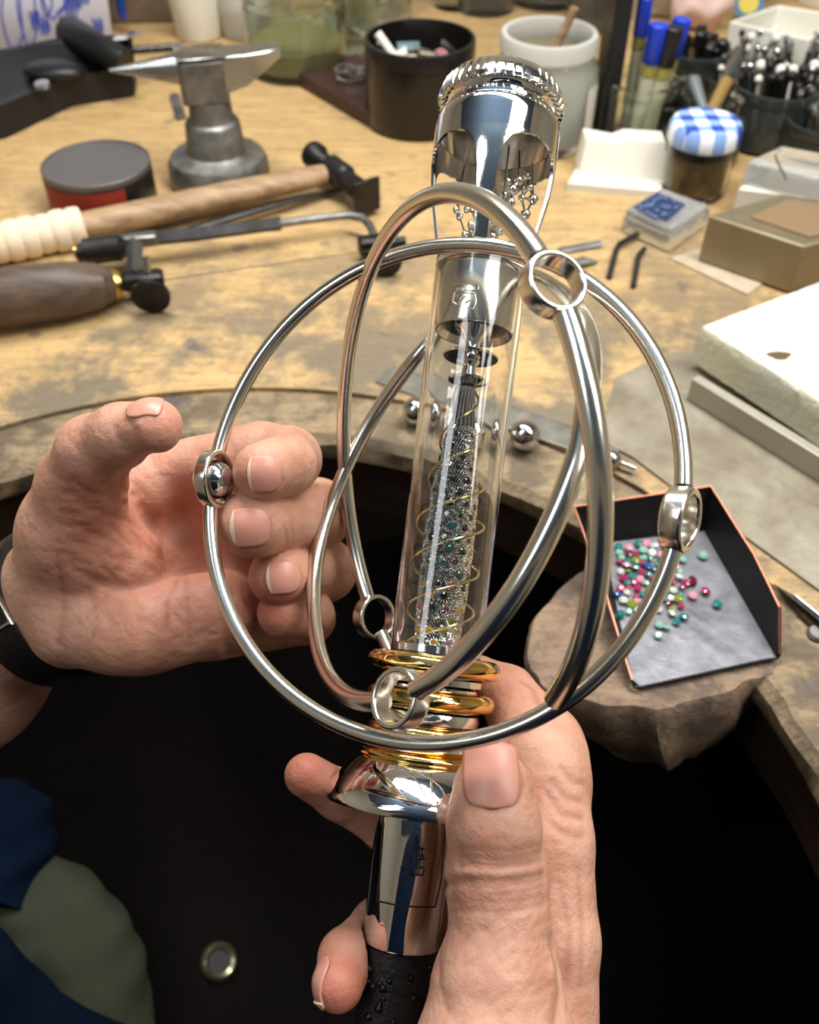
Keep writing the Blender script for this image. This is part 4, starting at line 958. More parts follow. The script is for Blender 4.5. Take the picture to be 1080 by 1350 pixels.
# engraved frame on the sleeve
rs = R(52, 1140); eng = mat('engraving', (58, 56, 52), .5, .7)
def engrave(name, lines, r, w, parent, m=eng, n=10, **t):
    mb = MB()
    for ln in lines:
        pts = []
        for (x0, y0), (x1, y1) in zip(ln[:-1], ln[1:]):
            for i in range(n): pts.append(loc_hit(x0 + (x1 - x0) * i / n, y0 + (y1 - y0) * i / n, r))
        pts.append(loc_hit(*ln[-1], r)); mb.tube(pts, w, 6)
    return mesh_obj(name, mb, m, parent, **t)
engrave('engraved_frame', [[(507, 1085), (497, 1188), (520, 1193), (548, 1196), (574, 1196), (582, 1160), (587, 1090)]], rs, .00022, scep, label='thin engraved border line')
cx, cy = 546, 1130
em = [[(540, 1152), (541, 1135), (547, 1108), (551, 1108), (553, 1135), (552, 1150), (546, 1155), (540, 1150)],
      [(549, 1108), (549, 1104)], [(543, 1118), (556, 1118)], [(546, 1113), (550, 1110), (552, 1105), (549, 1101), (546, 1105), (549, 1109)],
      [(529, 1142), (530, 1153), (558, 1154), (559, 1143), (552, 1144), (545, 1152), (538, 1143), (529, 1142)],
      [(556, 1120), (556, 1132), (551, 1132), (556, 1125), (560, 1133), (552, 1133)], [(552, 1119), (560, 1119)],
      [(534, 1132), (538, 1126), (542, 1132), (534, 1132)], [(549, 1108), (549, 1150)]]
engrave('engraved_emblem', em, rs, .00024, scep, label='engraved upright sword emblem with triangles', n=4)
# flange
autosm(lath('base_flange', [(50, 1072), (80, 1070), (108, 1066), (119, 1062), (122, 1056), (121, 1049), (116, 1040), (103, 1022), (89, 1006), (80, 1000), (62, 1000)], M['mirror'], 96), 50)
lath('flange_bead', [(117, 1062), (122, 1062.5), (124, 1057), (122.5, 1051.5), (118, 1052)], M['silver'], 96)
def torus(name, hw, py, mr, m, flat=1.0, arc=None, **t):
    r = R(hw, py); q = R(mr, py); mb = MB(); prof = [(r + q * math.cos(a), Z(py) + q * flat * math.sin(a)) for a in np.linspace(0, 6.283, 17)]
    mb.lathe(prof, 96, None, arc)
    if arc:
        for e in arc: mb.ball((r * math.cos(e), r * math.sin(e), Z(py)), q * .99, 14, 8, (1, 1, flat))
    return mesh_obj(name, mb, m, scep, **t)
torus('gold_collar', 80, 996, 6, M['gold'], 1.0)
lath('gold_throat', [(76, 1002), (72, 996), (72, 990), (74, 984)], M['gold'])
torus('gold_ring', 70, 964, 11, M['gold'], .8, (-math.pi * .93, math.pi * 1.0 - .25), label='lowest gold ring of the stack, partly open')
torus('gold_ring', 73, 921, 12.5, M['gold'], 1.0, (-math.pi * 1.2, math.pi * .0 + .1), label='middle gold ring with an open end')
torus('gold_ring', 75, 877, 13.5, M['gold'], .95, label='topmost gold ring around the foot of the tube')
autosm(lath('banded_core', [(70, 1000), (66, 985), (66, 975), (62, 970), (62, 956), (67, 952), (68, 945), (66, 938), (61, 935), (61, 905), (66, 901), (66, 893), (61, 889), (61, 866), (58, 862), (0, 862)], M['silver']))
# glass tube
lath('glass_tube', [(60.3, 864), (60.3, 600), (60.3, 346), (56.5, 345), (56.5, 600), (56.5, 864)], M['glass'], 96)
lath('tube_foot', [(56, 868), (56, 853), (50, 851), (0, 851)], M['silver'])
# jewelled core
def core_r(p):
    t = np.interp(p, [508, 560, 600, 652, 724, 790, 856], [9, 15, 22, 29, 31, 30, 27]); return float(t)
autosm(lath('jewelled_core', [(0, 860)] + [(core_r(p), p) for p in range(856, 505, -8)] + [(0, 505)], M['darksilver'], 48))
random.seed(10); mb = MB(); k = 0
for p in np.arange(566, 856, 2.7):
    n = int(2 * math.pi * core_r(p) / 3.4)
    for i in range(n):
        a = 2 * math.pi * (i + .5 * (k % 2)) / n
        if math.sin(a) > .45: continue
        r = R(core_r(p) + 1.2, p); s = random.uniform(.00030, .00048)
        mb.ball((r * math.cos(a), r * math.sin(a), Z(p) + random.uniform(-1, 1) * .0001), s, 5, 4, (random.uniform(.8, 1.2), random.uniform(.8, 1.2), random.uniform(.8, 1.2)))
    k += 1
pave = mesh_obj('pave_stones', mb, mat('pave_brilliants', (235, 233, 230), .08, 1), scep, kind='stuff', label='tiny white brilliants set all over the core')
for p_ in pave.data.polygons: p_.use_smooth = False
core_cols = [('black', (24, 20, 26)), ('dark garnet', (70, 16, 34)), ('black', (18, 22, 26)), ('teal', (30, 92, 92)), ('black', (20, 20, 24)), ('olive', (110, 112, 40)), ('ruby', (112, 24, 44)), ('yellow', (196, 150, 40)), ('pink', (176, 84, 110))]
gmm = {c[0]: gemmat('core_%s' % c[0].replace(' ', '_'), c[1], 0) for c in core_cols}
gme = {}
for c in gmm:
    me = gem_mesh(1.0); q = bpy.data.meshes.new('set_gem'); q.from_pydata(me.v, [], me.f); q.materials.append(gmm[c]); gme[c] = q
for row, p in enumerate(np.arange(578, 850, 15)):
    n = max(5, int(2 * math.pi * core_r(p) / 17))
    for i in range(n):
        a = 2 * math.pi * (i + .5 * (row % 2)) / n + .2
        if math.sin(a) > .5: continue
        zone = np.interp(p, [578, 640, 690, 760, 800, 850], [0, 0, 1, 1.4, 2.5, 3])
        opt = (['black', 'black', 'dark garnet'], ['black', 'teal', 'black', 'black'], ['olive', 'ruby', 'black', 'yellow'], ['yellow', 'pink', 'ruby'])[int(min(3, zone + random.uniform(0, .6)))]
        c = random.choice(opt); r = R(core_r(p), p) - .0003
        g = bpy.data.objects.new('set_gem', gme[c]); C.objects.link(g); g.parent = scep
        s = random.uniform(.0010, .0014); g.scale = (s, s, s * .8); g.location = (r * math.cos(a), r * math.sin(a), Z(p))
        g.rotation_euler = Vector((math.cos(a), math.sin(a), 0)).to_track_quat('Z', 'Y').to_euler(); g['label'] = 'small %s gem set in the core' % c
# ribs on the upper, ungemmed cone
mb = MB()
for i in range(18):
    a = 2 * math.pi * i / 18; mb.tube([(R(core_r(p), p) * math.cos(a), R(core_r(p), p) * math.sin(a), Z(p)) for p in (572, 545, 512)], .00045, 6)
mesh_obj('fluted_ribs', mb, M['steel'], scep)
# gold wire spirals
def spiral(name, ph, turns, p0, p1, r0, r1, w, **t):
    pts = []
    for s in np.linspace(0, 1, 160):
        p = p0 + (p1 - p0) * s; a = ph + turns * 2 * math.pi * s; r = R(r0 + (r1 - r0) * min(1, s * 2.0), p) * .96
        pts.append((r * math.cos(a), r * math.sin(a), Z(p)))
    mb = MB(); mb.tube(pts, w, 8); return mesh_obj(name, mb, M['goldwire'], scep, **t)
spiral('spiral_wire', 1.1, -3.1, 506, 856, 14, 46, .0004)
spiral('spiral_wire', 4.0, -3.1, 506, 856, 14, 46, .0004)
# finial inside the tube
autosm(lath('finial', [(0, 512), (10, 510), (26, 504), (27, 502), (24, 500), (10, 497), (9, 484), (12, 480), (13, 477), (12, 474), (36, 473), (37, 471), (34, 469), (12, 468), (10, 462), (10, 455), (14, 446), (22, 438), (24, 434), (0, 434)], M['mirror'], 56), 30)
# collar
autosm(lath('tube_collar', [(20, 430), (44, 432), (49, 441), (51, 441), (52.5, 437), (53, 366), (52, 362), (0, 361)], M['satin']), 30)
swirl = [[(598, 376), (618, 374), (631, 377), (630, 383), (620, 384), (606, 382), (602, 388)], [(604, 388), (614, 386), (626, 388), (628, 398), (624, 408), (617, 406)], [(606, 404), (608, 396), (614, 391), (620, 396), (614, 400)], [(600, 386), (597, 398), (602, 402)], [(612, 378), (610, 383)], [(608, 392), (604, 402)]]
engrave('engraved_swirl', swirl, R(53, 400), .00022, scep, mat('bright_engraving', (226, 224, 214), .3, 1), label='engraved curling letter-like mark', n=4)
# inner floor beads and cage
def radial_prof(py_list): pass
drum = [(78, 166), (80.5, 170), (82, 178), (82, 226)]
mb = MB(); seg = 96; rows = []
def leg_half(py): # angular half width of the four legs at station py (radians), pi/4 = closed
    return float(np.interp(py, [209, 212, 217, 225, 236, 258, 300, 352], [.80, .52, .36, .26, .20, .16, .14, .13]))
def leg_r(py): return float(np.interp(py, [150, 226, 262, 300, 352], [82, 82, 78, 70, 58]))
ang = [(-math.pi / 2 - .10) + k * math.pi / 2 for k in range(4)]
vs = []; fs = []
# closed drum wall
mesh_obj('drum', (lambda m_: m_)(MB().lathe([(R(h_, p), Z(p)) for h_, p in ((66, 160), (74, 162), (79, 166), (81.5, 172), (82, 180), (82, 208), (78.5, 208), (78.5, 172), (66, 168))], 96)), M['mirror'], scep, label='mirror-polished silver drum')
for k, a0 in enumerate(ang):
    mb = MB(); vs = []; fs = []; ps = [207, 209.5, 211, 213, 217, 222, 230, 242, 260, 290, 320, 352]; nn = 14
    for p in ps:
        w = leg_half(p)
        if p == 207: w = math.pi / 4
        if p == 209.5: w = .76
        if p == 211: w = .64
        for side in (0, 1):
            r = R(leg_r(p) - (3.5 if side else 0), p)
            for i in range(nn + 1): a = a0 - w + 2 * w * i / nn; vs.append((r * math.cos(a), r * math.sin(a), Z(p)))
    m_ = 2 * (nn + 1)
    for j in range(len(ps) - 1):
        b0 = j * m_; b1 = (j + 1) * m_
        for i in range(nn):
            fs.append((b0 + i, b1 + i, b1 + i + 1, b0 + i + 1)); fs.append((b0 + nn + 1 + i, b0 + nn + 2 + i, b1 + nn + 2 + i, b1 + nn + 1 + i))
        fs.append((b0, b0 + nn + 1, b1 + nn + 1, b1)); fs.append((b0 + nn, b1 + nn, b1 + 2 * nn + 1, b0 + 2 * nn + 1))
    mb.add(vs, fs, True); autosm(mesh_obj('cage_leg', mb, M['silver'], scep), 45)
lath('cage_foot', [(50, 362), (58, 360), (60, 354), (59, 350), (50, 349)], M['silver'])
autosm(lath('neck_mouldings', [(74, 166), (76, 164), (76, 160), (72, 157), (69, 155), (68, 150), (72, 147), (74, 143), (73, 139), (69, 137), (69, 133), (0, 131)], M['mirror']), 40)
# fluted crown cap
def flute(r, a, j):
    k = int(round(a / (2 * math.pi / 264))) % 6; return r * (1 + (-.035 if k == 0 else .012 * (k - 1) / 4)) if 0 < j < 8 else r
mb = MB(); mb.lathe([(R(h_, p), Z(p)) for h_, p in ((60, 138), (77, 146), (82, 147), (83, 143), (81, 135), (78, 127), (72, 119), (64, 114), (40, 108), (0, 105))], 264, None, None, True, flute)
autosm(mesh_obj('crown_cap', mb, M['silver'], scep, label='fluted silver cap'), 25)
# silver bead clusters hanging in the cage
random.seed(17); bd0 = None
hits = [(684, 238), (694, 232), (668, 240), (665, 257), (688, 261), (703, 263), (674, 267), (693, 283), (602, 277), (616, 276), (606, 286), (622, 297), (624, 306), (614, 310), (660, 305), (654, 296), (640, 288), (676, 250), (699, 247), (610, 262), (630, 284), (650, 312)]
bl = []
for k, (px, py) in enumerate(hits):
    rr = R(random.choice((20, 34, 42, 48)), py); q = loc_hit(px, py, rr); bl.append(q)
    s = random.choice((5, 6, 7.2)) / F * D(py) * .001
    mb = MB(); mb.ball((0, 0, 0), s, 18, 12); mesh_obj('cage_bead', mb, M['silver'], scep, loc=q)
mb = MB()
for k in range(len(bl)):
    b_ = sorted(range(len(bl)), key=lambda j: (bl[j] - bl[k]).length)[1:3]
    for j in b_: mb.tube([bl[k], bl[j]], .00035, 6)
for j in (0, 5, 8, 14): mb.tube([bl[j], Vector((bl[j].x * .9, bl[j].y * .9, Z(212)))], .00035, 6)
mesh_obj('bead_wires', mb, M['silver'], scep, kind='stuff')
lath('cage_spindle', [(0, 360), (9, 360), (6, 345), (5, 300), (5, 220), (0, 218)], M['silver'])
lath('drum_floor', [(78, 182), (40, 178), (0, 176)], M['satin'])

# ------------------------------------------------------------------ armillary hoops
ringsd = {
 'A': (np.array([3.22, 9.81, -265.79]), np.array([-0.4166, 0.2662, 0.8693]), [(280,680),(289,769),(320,836),(355,880),(427,933),(295.5,582),(311,533),(304,550),(338,478),(370,433),(418,389),(465,356),(521,334),(554,327),(584,326),(651,328),(684,334),(790,388),(834,435),(860,463),(873,491),(893,558),(898,613),(887,738),(872,778),(843,827),(802,878),(747,927),(702,953),(650,969),(547,985),(483,972),(276,650),(276,715),(897,650),(893,700),(730,350)]),
 'B': (np.array([9.16, 11.72, -267.96]), np.array([-0.8881, -0.1209, 0.4436]), [(551,261),(515,300),(495,347),(477,386),(464,448),(458,516),(457,613),(462,680),(473,755),(602,248),(640,265),(673,292),(702,323),(749,431),(763,486),(773,547),(789,615),(795,671),(789,738),(778,812),(758,864),(735,925),(486,795),(500,838),(731,372)]),
 'C': (np.array([5.98, 8.22, -271.82]), np.array([-0.8091, 0.3965, 0.4337]), [(554,466),(530,495),(501,540),(473,582),(440,644),(422,702),(415,769),(421,858),(444,905),(475,929),(528,924),(580,894),(611,863),(650,822),(680,785),(692,753),(716,715),(741,664),(755,616),(764,583),(783,480),(781,432),(756,400),(735,380),(712,368)])}
arm = thing('armillary_hoops', 'three interlocking brushed silver hoops with eyelets, held around the sceptre', 'hoops', c2w(np.array([6, 10, -268.])))
TWR = 2.35
def ring_fit(k, order=4, lam=.02):
    Cc, n, px = ringsd[k]; n = n / np.linalg.norm(n)
    u = np.cross(n, [0, 1, 0]); u /= np.linalg.norm(u); v = np.cross(n, u)
    th, rr = [], []
    for p in px:
        s = np.array([(p[0] - 540) / F, (675 - p[1]) / F, -1]); t = (Cc @ n) / (s @ n); q = s * t - Cc
        th.append(math.atan2(q @ v, q @ u)); rr.append(np.linalg.norm(q))
    th, rr = np.array(th), np.array(rr); m = rr.mean()
    def B(t): return np.stack([np.ones_like(t)] + [f(j * t) for j in range(1, order + 1) for f in (np.cos, np.sin)], -1)
    Bm = B(th); Rg = np.diag([0] + [lam * j ** 3 for j in range(1, order + 1) for _ in (0, 1)]) * len(th)
    co = np.linalg.solve(Bm.T @ Bm + Rg, Bm.T @ (rr - m))
    def f(t): return Cc + ((m + B(np.atleast_1d(t)) @ co)[:, None]) * (np.cos(np.atleast_1d(t))[:, None] * u + np.sin(np.atleast_1d(t))[:, None] * v)
    def inv(p):
        s = np.array([(p[0] - 540) / F, (675 - p[1]) / F, -1]); t = (Cc @ n) / (s @ n); q = s * t - Cc; return math.atan2(q @ v, q @ u)
    return f, inv, (Cc, n)
FIT = {k: ring_fit(k) for k in 'ABC'}
def clear_axis(P, need):
    """bend a hoop gently round the sceptre where it would touch it"""
    d = P - A0; s = d @ EX; rad = d - s[:, None] * EX; rl = np.linalg.norm(rad, axis=1, keepdims=True)
    return np.where(rl < need, A0 + s[:, None] * EX + rad / rl * need, P)
def pass_behind(P, need=17.3):
    d = P - A0; s = d @ EX; a = d @ XR; b = d @ FR
    lim = np.where(np.abs(a) < need, -np.sqrt(np.maximum(need ** 2 - a ** 2, 0)), (np.abs(a) - need) * 2.2)
    m = s > S(640); b2 = np.where(m, np.minimum(b, lim), b); Q = A0 + s[:, None] * EX + a[:, None] * XR + b2[:, None] * FR
    for _ in range(30):
        R_ = Q.copy(); R_[1:-1] = (Q[:-2] + Q[1:-1] * 2 + Q[2:]) / 4; Q = np.where((s > S(560))[:, None], R_, Q)
    return Q
two = 2 * math.pi
EY = {'eyelet1': (FIT['B'], (731, 372)), 'eyelet2': (FIT['C'], (528, 919)), 'eyelet3': (FIT['B'], (493, 816)), 'ball': (FIT['A'], (279, 632)), 'bezel': (FIT['A'], (895, 684))}
EP = {k: f[0](f[1](p))[0] for k, (f, p) in EY.items()}
def c_path():
    f, inv, (Cc, n) = FIT['C']; px = ringsd['C'][2]
    far = [(575, 441, 320), (600, 411, 322), (640, 376, 324), (682, 359, 320), (716, 368, 301), (750, 393, 268), (773, 425, 243)]
    pts = [(p, f(inv(p))[0]) for p in px if not (p[1] < 470 and 556 < p[0] < 782)]
    t0 = inv((560, 459)); order = sorted(pts, key=lambda q: (inv(q[0]) - t0) % two)
    L = [q[1] for q in order]; fp = [cp(*q) for q in far]
    if np.linalg.norm(L[0] - fp[0]) < np.linalg.norm(L[-1] - fp[0]): L = L[::-1]
    K = np.array(L + fp); n_ = len(K); out = []
    for i in range(n_):
        p0, p1, p2, p3 = K[(i - 1) % n_], K[i], K[(i + 1) % n_], K[(i + 2) % n_]
        for j in range(12):
            t = j / 12; out.append(.5 * (2 * p1 + (p2 - p0) * t + (2 * p0 - 5 * p1 + 4 * p2 - p3) * t * t + (3 * p1 - p0 - 3 * p2 + p3) * t ** 3))
    Q = np.array(out)
    for _ in range(60): Q = (np.roll(Q, 1, 0) + 2 * Q + np.roll(Q, -1, 0)) / 4
    k0 = int(np.argmin(np.linalg.norm(Q - EP['eyelet2'], axis=1))); Q = np.roll(Q, -k0, 0)
    return np.vstack([Q, Q[:1]])
CPATH = c_path()
def hoop(k, a, b, name='hoop', rad=TWR):
    f = FIT[k][0]; t = np.linspace(a, b, 220 if abs(b - a) > 3 else 90); P = f(t)
    need = np.where((P - A0) @ EX > S(862), 14.1 + 2.8, 17)[:, None]
    if k == 'C': P = CPATH
    if k == 'B': P = clear_axis(P, need)
    keep = np.ones(len(P), bool)
    for e in EP.values(): keep &= np.linalg.norm(P - e, axis=1) > 6.6
    runs = []; cur = []
    for i in range(len(P)):
        if keep[i]: cur.append(P[i])
        elif cur: runs.append(cur); cur = []
    if cur: runs.append(cur)
    for r_ in runs:
        if len(r_) < 3: continue
        pts = c2w(np.array(r_)); mb = MB(); n = len(pts)
        mb.tube(pts, [float(2.3 if k == 'A' else 2.45 + .45 * min(1, max(0, (290 + q[2]) / 75))) * .001 for q in r_], 20); mesh_obj(name, mb, M['satin'], arm, True)
a = FIT['A'][1]((279, 632)); hoop('A', a, a + two)
fb = FIT['B'][1]; t1 = fb((738, 936)); t2 = fb((493, 816)); tt = fb((731, 372))
def span(t0, t_via, t1_):
    """angles from t0 to t1_ passing t_via"""
    x = (t_via - t0) % two; y = (t1_ - t0) % two
    return (t0, t0 + y) if x < y else (t0, t0 + y - two)
s0, s1 = span(t1, tt, t2); ex_ = .20 * (1 if s1 > s0 else -1)
hoop('B', s0, s1 + ex_)
a = FIT['C'][1]((528, 919)); hoop('C', a, a + two)
def eyelet(c, n, ro, ri, w, name='eyelet', **t):
    n = Vector(cv(n)).normalized(); Mx = Matrix.Translation(Vector(c2w(c))) @ n.to_track_quat('Z', 'Y').to_matrix().to_4x4()
    ro, ri, w = ro * .001, ri * .001, w * .00038
    mb = MB(); hq = (ro - ri) / 2; mq = (ro + ri) / 2; mb.lathe([(mq + hq * math.cos(t_), -w + hq * math.sin(t_)) for t_ in np.linspace(math.pi, 2 * math.pi, 9)] + [(mq + hq * math.cos(t_), w + hq * math.sin(t_)) for t_ in np.linspace(0, math.pi, 9)] + [(ri, -w)], 64, Mx)
    return mesh_obj(name, mb, M['satin'], arm, True, **t)
eyelet(EP['eyelet1'], (.34, .26, .90), 7.5, 6.0, 5.5, label='large open eyelet at the upper right of the hoops')
eyelet(EP['eyelet2'], (-.60, .26, .60), 7.9, 6.2, 5.5, label='open eyelet in front of the gold rings')
eyelet(EP['eyelet3'], (.62, .1, .75), 7.6, 6.2, 5.0, label='open eyelet behind the glass tube foot')
eb = EP['ball']; cA = FIT['A'][2][0]; rad = (eb - cA) / np.linalg.norm(eb - cA)
eyelet(eb + np.array([.8, 0, 1.2]), rad + np.array([0, 0, .12]), 9.2, 7.4, 3.6, name='ball_socket', label='oval socket band round the steel ball')
mb = MB(); mb.ball(c2w(eb), .0063, 32, 20); mesh_obj('socket_ball', mb, M['chrome'], arm, True, label='steel ball held in the socket')
ez_ = EP['bezel']; rad = (ez_ - cA) / np.linalg.norm(ez_ - cA)
eyelet(ez_, rad + np.array([0, 0, .12]), 8.2, 6.2, 5.2, name='bezel', label='empty bezel on the right of the outer hoop')

# ------------------------------------------------------------------ the person's hands
def smin(a, b, k):
    h = np.clip(.5 + .5 * (b - a) / k, 0, 1); return b + (a - b) * h - k * h * (1 - h)
def rcone(P, a, b, ra, rb, zf=1.0):
    d = b - a; q = P - a; L = float(d @ d) + 1e-9
    t = np.clip((q @ d) / L, 0, 1)[:, None]; e = q - t * d
    if zf != 1.0: e = e * np.array([1, 1, zf], np.float32)
    return np.sqrt((e * e).sum(1)) - (ra + (rb - ra) * t[:, 0])
def chain(P, js, k=2.0, zf=1.0):
    """js: (px, py, depth mm, radius px)"""
    D_ = None
    for a, b in zip(js[:-1], js[1:]):
        d = rcone(P, cp(*a[:3]).astype(np.float32), cp(*b[:3]).astype(np.float32), a[3] * a[2] / F, b[3] * b[2] / F, zf)
        D_ = d if D_ is None else smin(D_, d, k)
    return D_
def polysurf(line, sdf, off=0):
    """image polyline -> points on the skin surface (camera mm)"""
    pts = []
    for (x0, y0), (x1, y1) in zip(line[:-1], line[1:]):
        n = max(2, int(math.hypot(x1 - x0, y1 - y0) / 5))
        pts += [(x0 + (x1 - x0) * i / n, y0 + (y1 - y0) * i / n) for i in range(n)]
    pts.append(line[-1]); q = np.array([((x - 540) / F, (675 - y) / F, -1) for x, y in pts]); q /= np.linalg.norm(q, axis=1, keepdims=True)
    t = np.full(len(q), 190.)
    for _ in range(60): t += np.clip(sdf((q * t[:, None]).astype(np.float32)), -3, 12) * .85
    ok = np.abs(sdf((q * t[:, None]).astype(np.float32))) < 1.5
    return (q * t[:, None])[ok]
def crease_fn(lines, base):
    """list of (polyline, depth, width) -> carve function"""
    sets = [(polysurf(l, base), dp, w) for l, dp, w in lines]
    sets = [s for s in sets if len(s[0]) > 1]
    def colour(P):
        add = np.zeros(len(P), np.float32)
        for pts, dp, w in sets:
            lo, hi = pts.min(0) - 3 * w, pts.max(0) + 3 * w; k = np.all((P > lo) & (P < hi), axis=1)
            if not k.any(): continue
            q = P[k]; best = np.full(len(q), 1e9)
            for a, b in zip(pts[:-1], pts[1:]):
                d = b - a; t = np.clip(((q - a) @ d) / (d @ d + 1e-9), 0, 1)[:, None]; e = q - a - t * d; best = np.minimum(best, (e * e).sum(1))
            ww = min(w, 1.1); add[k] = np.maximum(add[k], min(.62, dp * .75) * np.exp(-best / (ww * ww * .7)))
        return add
    def f(P, D_):
        m = np.abs(D_) < 4
        if not m.any(): return D_
        Q = P[m]; add = np.zeros(len(Q), np.float32)
        for pts, dp, w in sets:
            lo, hi = pts.min(0) - 3 * w, pts.max(0) + 3 * w
            k = np.all((Q > lo) & (Q < hi), axis=1)
            if not k.any(): continue
            q = Q[k]; best = np.full(len(q), 1e9, np.float32)
            for a, b in zip(pts[:-1], pts[1:]):
                d = b - a; t = np.clip(((q - a) @ d) / (d @ d + 1e-9), 0, 1)[:, None]; e = q - a - t * d; best = np.minimum(best, (e * e).sum(1))
            add[k] += dp * np.exp(-best / (w * w))
        D_ = D_.copy(); D_[m] += add; return D_
    f.colour = colour
    return f
def mesh_sdf(f, lo, hi, h):
    B_ = 4; nb = np.ceil((np.array(hi) - lo) / (h * B_)).astype(int); N = nb * B_ + 1
    ax = [lo[i] + h * B_ * (np.arange(nb[i]) + .5) for i in range(3)]
    G = np.stack(np.meshgrid(*ax, indexing='ij'), -1).reshape(-1, 3).astype(np.float32)
    dc = f(G).reshape(nb); act = np.abs(dc) < h * B_ * 1.25 + 1.5
    V = np.repeat(np.repeat(np.repeat(dc, B_, 0), B_, 1), B_, 2); V = np.pad(V, ((0, 1),) * 3, mode='edge').astype(np.float32)
    nm = np.zeros(N, bool); am = np.repeat(np.repeat(np.repeat(act, B_, 0), B_, 1), B_, 2)
    for dx in (0, 1):
        for dy in (0, 1):
            for dz in (0, 1): nm[dx:dx + am.shape[0], dy:dy + am.shape[1], dz:dz + am.shape[2]] |= am
    idx = np.argwhere(nm); pts = (idx * h + lo).astype(np.float32)
    out = np.empty(len(pts), np.float32)
    for i in range(0, len(pts), 400000): out[i:i + 400000] = f(pts[i:i + 400000])
    V[nm] = out; V = np.where(np.abs(V) < 1e-5, 1e-5, V)
    In = V < 0
    c = np.zeros(np.array(V.shape) - 1, int)
    for dx in (0, 1):
        for dy in (0, 1):
            for dz in (0, 1): c += In[dx:dx + c.shape[0], dy:dy + c.shape[1], dz:dz + c.shape[2]]
    cells = np.argwhere((c > 0) & (c < 8)); ids = -np.ones(c.shape, int); ids[tuple(cells.T)] = np.arange(len(cells))
    acc = np.zeros((len(cells), 3)); cnt = np.zeros(len(cells))
    cor = [(0, 0, 0), (1, 0, 0), (0, 1, 0), (1, 1, 0), (0, 0, 1), (1, 0, 1), (0, 1, 1), (1, 1, 1)]
    vals = [V[tuple((cells + o).T)] for o in cor]
    for i, a in enumerate(cor):
        for j, b in enumerate(cor):
            if j > i and sum(abs(x - y) for x, y in zip(a, b)) == 1:
                va, vb = vals[i], vals[j]; m = (va < 0) != (vb < 0); t = va[m] / (va[m] - vb[m])
                acc[m] += np.array(a) + t[:, None] * (np.array(b) - np.array(a)); cnt[m] += 1
    verts = (cells + acc / cnt[:, None]) * h + lo
    faces = []
    for axn in range(3):
        sl = [slice(None)] * 3; sl[axn] = slice(0, -1); s2 = [slice(None)] * 3; s2[axn] = slice(1, None)
        A_, B2_ = In[tuple(sl)], In[tuple(s2)]; e = np.argwhere(A_ != B2_); inn = A_[tuple(e.T)]
        u, v = [(1, 2), (2, 0), (0, 1)][axn]
        k = (e[:, u] > 0) & (e[:, v] > 0) & (e[:, u] < c.shape[u]) & (e[:, v] < c.shape[v]); e, inn = e[k], inn[k]
        du = np.zeros(3, int); du[u] = 1; dv = np.zeros(3, int); dv[v] = 1
        q = np.stack([ids[tuple((e - du - dv).T)], ids[tuple((e - dv).T)], ids[tuple(e.T)], ids[tuple((e - du).T)]], 1)
        q[~inn] = q[~inn][:, ::-1]; faces.append(q)
    faces = np.concatenate(faces); faces = faces[(faces >= 0).all(1)]
    return verts, faces
def skin_object(name, sdf, lo, hi, h, parent, flush, cf, **t):
    v, f = mesh_sdf(sdf, np.array(lo, float), np.array(hi, float), h)
    w = c2w(v); inv = np.array(ORG[parent.name].inverted()); w = w @ inv[:3, :3].T + inv[:3, 3]
    me = bpy.data.meshes.new(name); me.from_pydata(w.tolist(), [], f.tolist()); me.polygons.foreach_set('use_smooth', [True] * len(me.polygons))
    at = me.attributes.new('flush', 'FLOAT', 'POINT'); val = np.zeros(len(v), np.float32)
    for px, py, d, r, s in flush: val += s * np.exp(-((v - cp(px, py, d)) ** 2).sum(1) / (r * r))
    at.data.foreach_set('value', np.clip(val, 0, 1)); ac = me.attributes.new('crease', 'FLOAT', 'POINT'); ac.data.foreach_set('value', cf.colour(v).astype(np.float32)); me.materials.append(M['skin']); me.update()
    o = bpy.data.objects.new(name, me); C.objects.link(o); o.parent = parent; ORG[o.name] = ORG[parent.name]
    sm_ = o.modifiers.new('relax', 'SMOOTH'); sm_.factor = .5; sm_.iterations = 2
    for k, v_ in t.items(): o[k] = v_
    return o
def on_surface(sdf, p, n):
    """march points p (N,3) from outside along -n to the skin"""
    t = np.zeros(len(p)); P = p + n * 9
    for _ in range(50): t += np.clip(sdf((P - n * t[:, None]).astype(np.float32)), -2, 3) * .8; t = np.minimum(t, 40)
    return P - n * t[:, None]
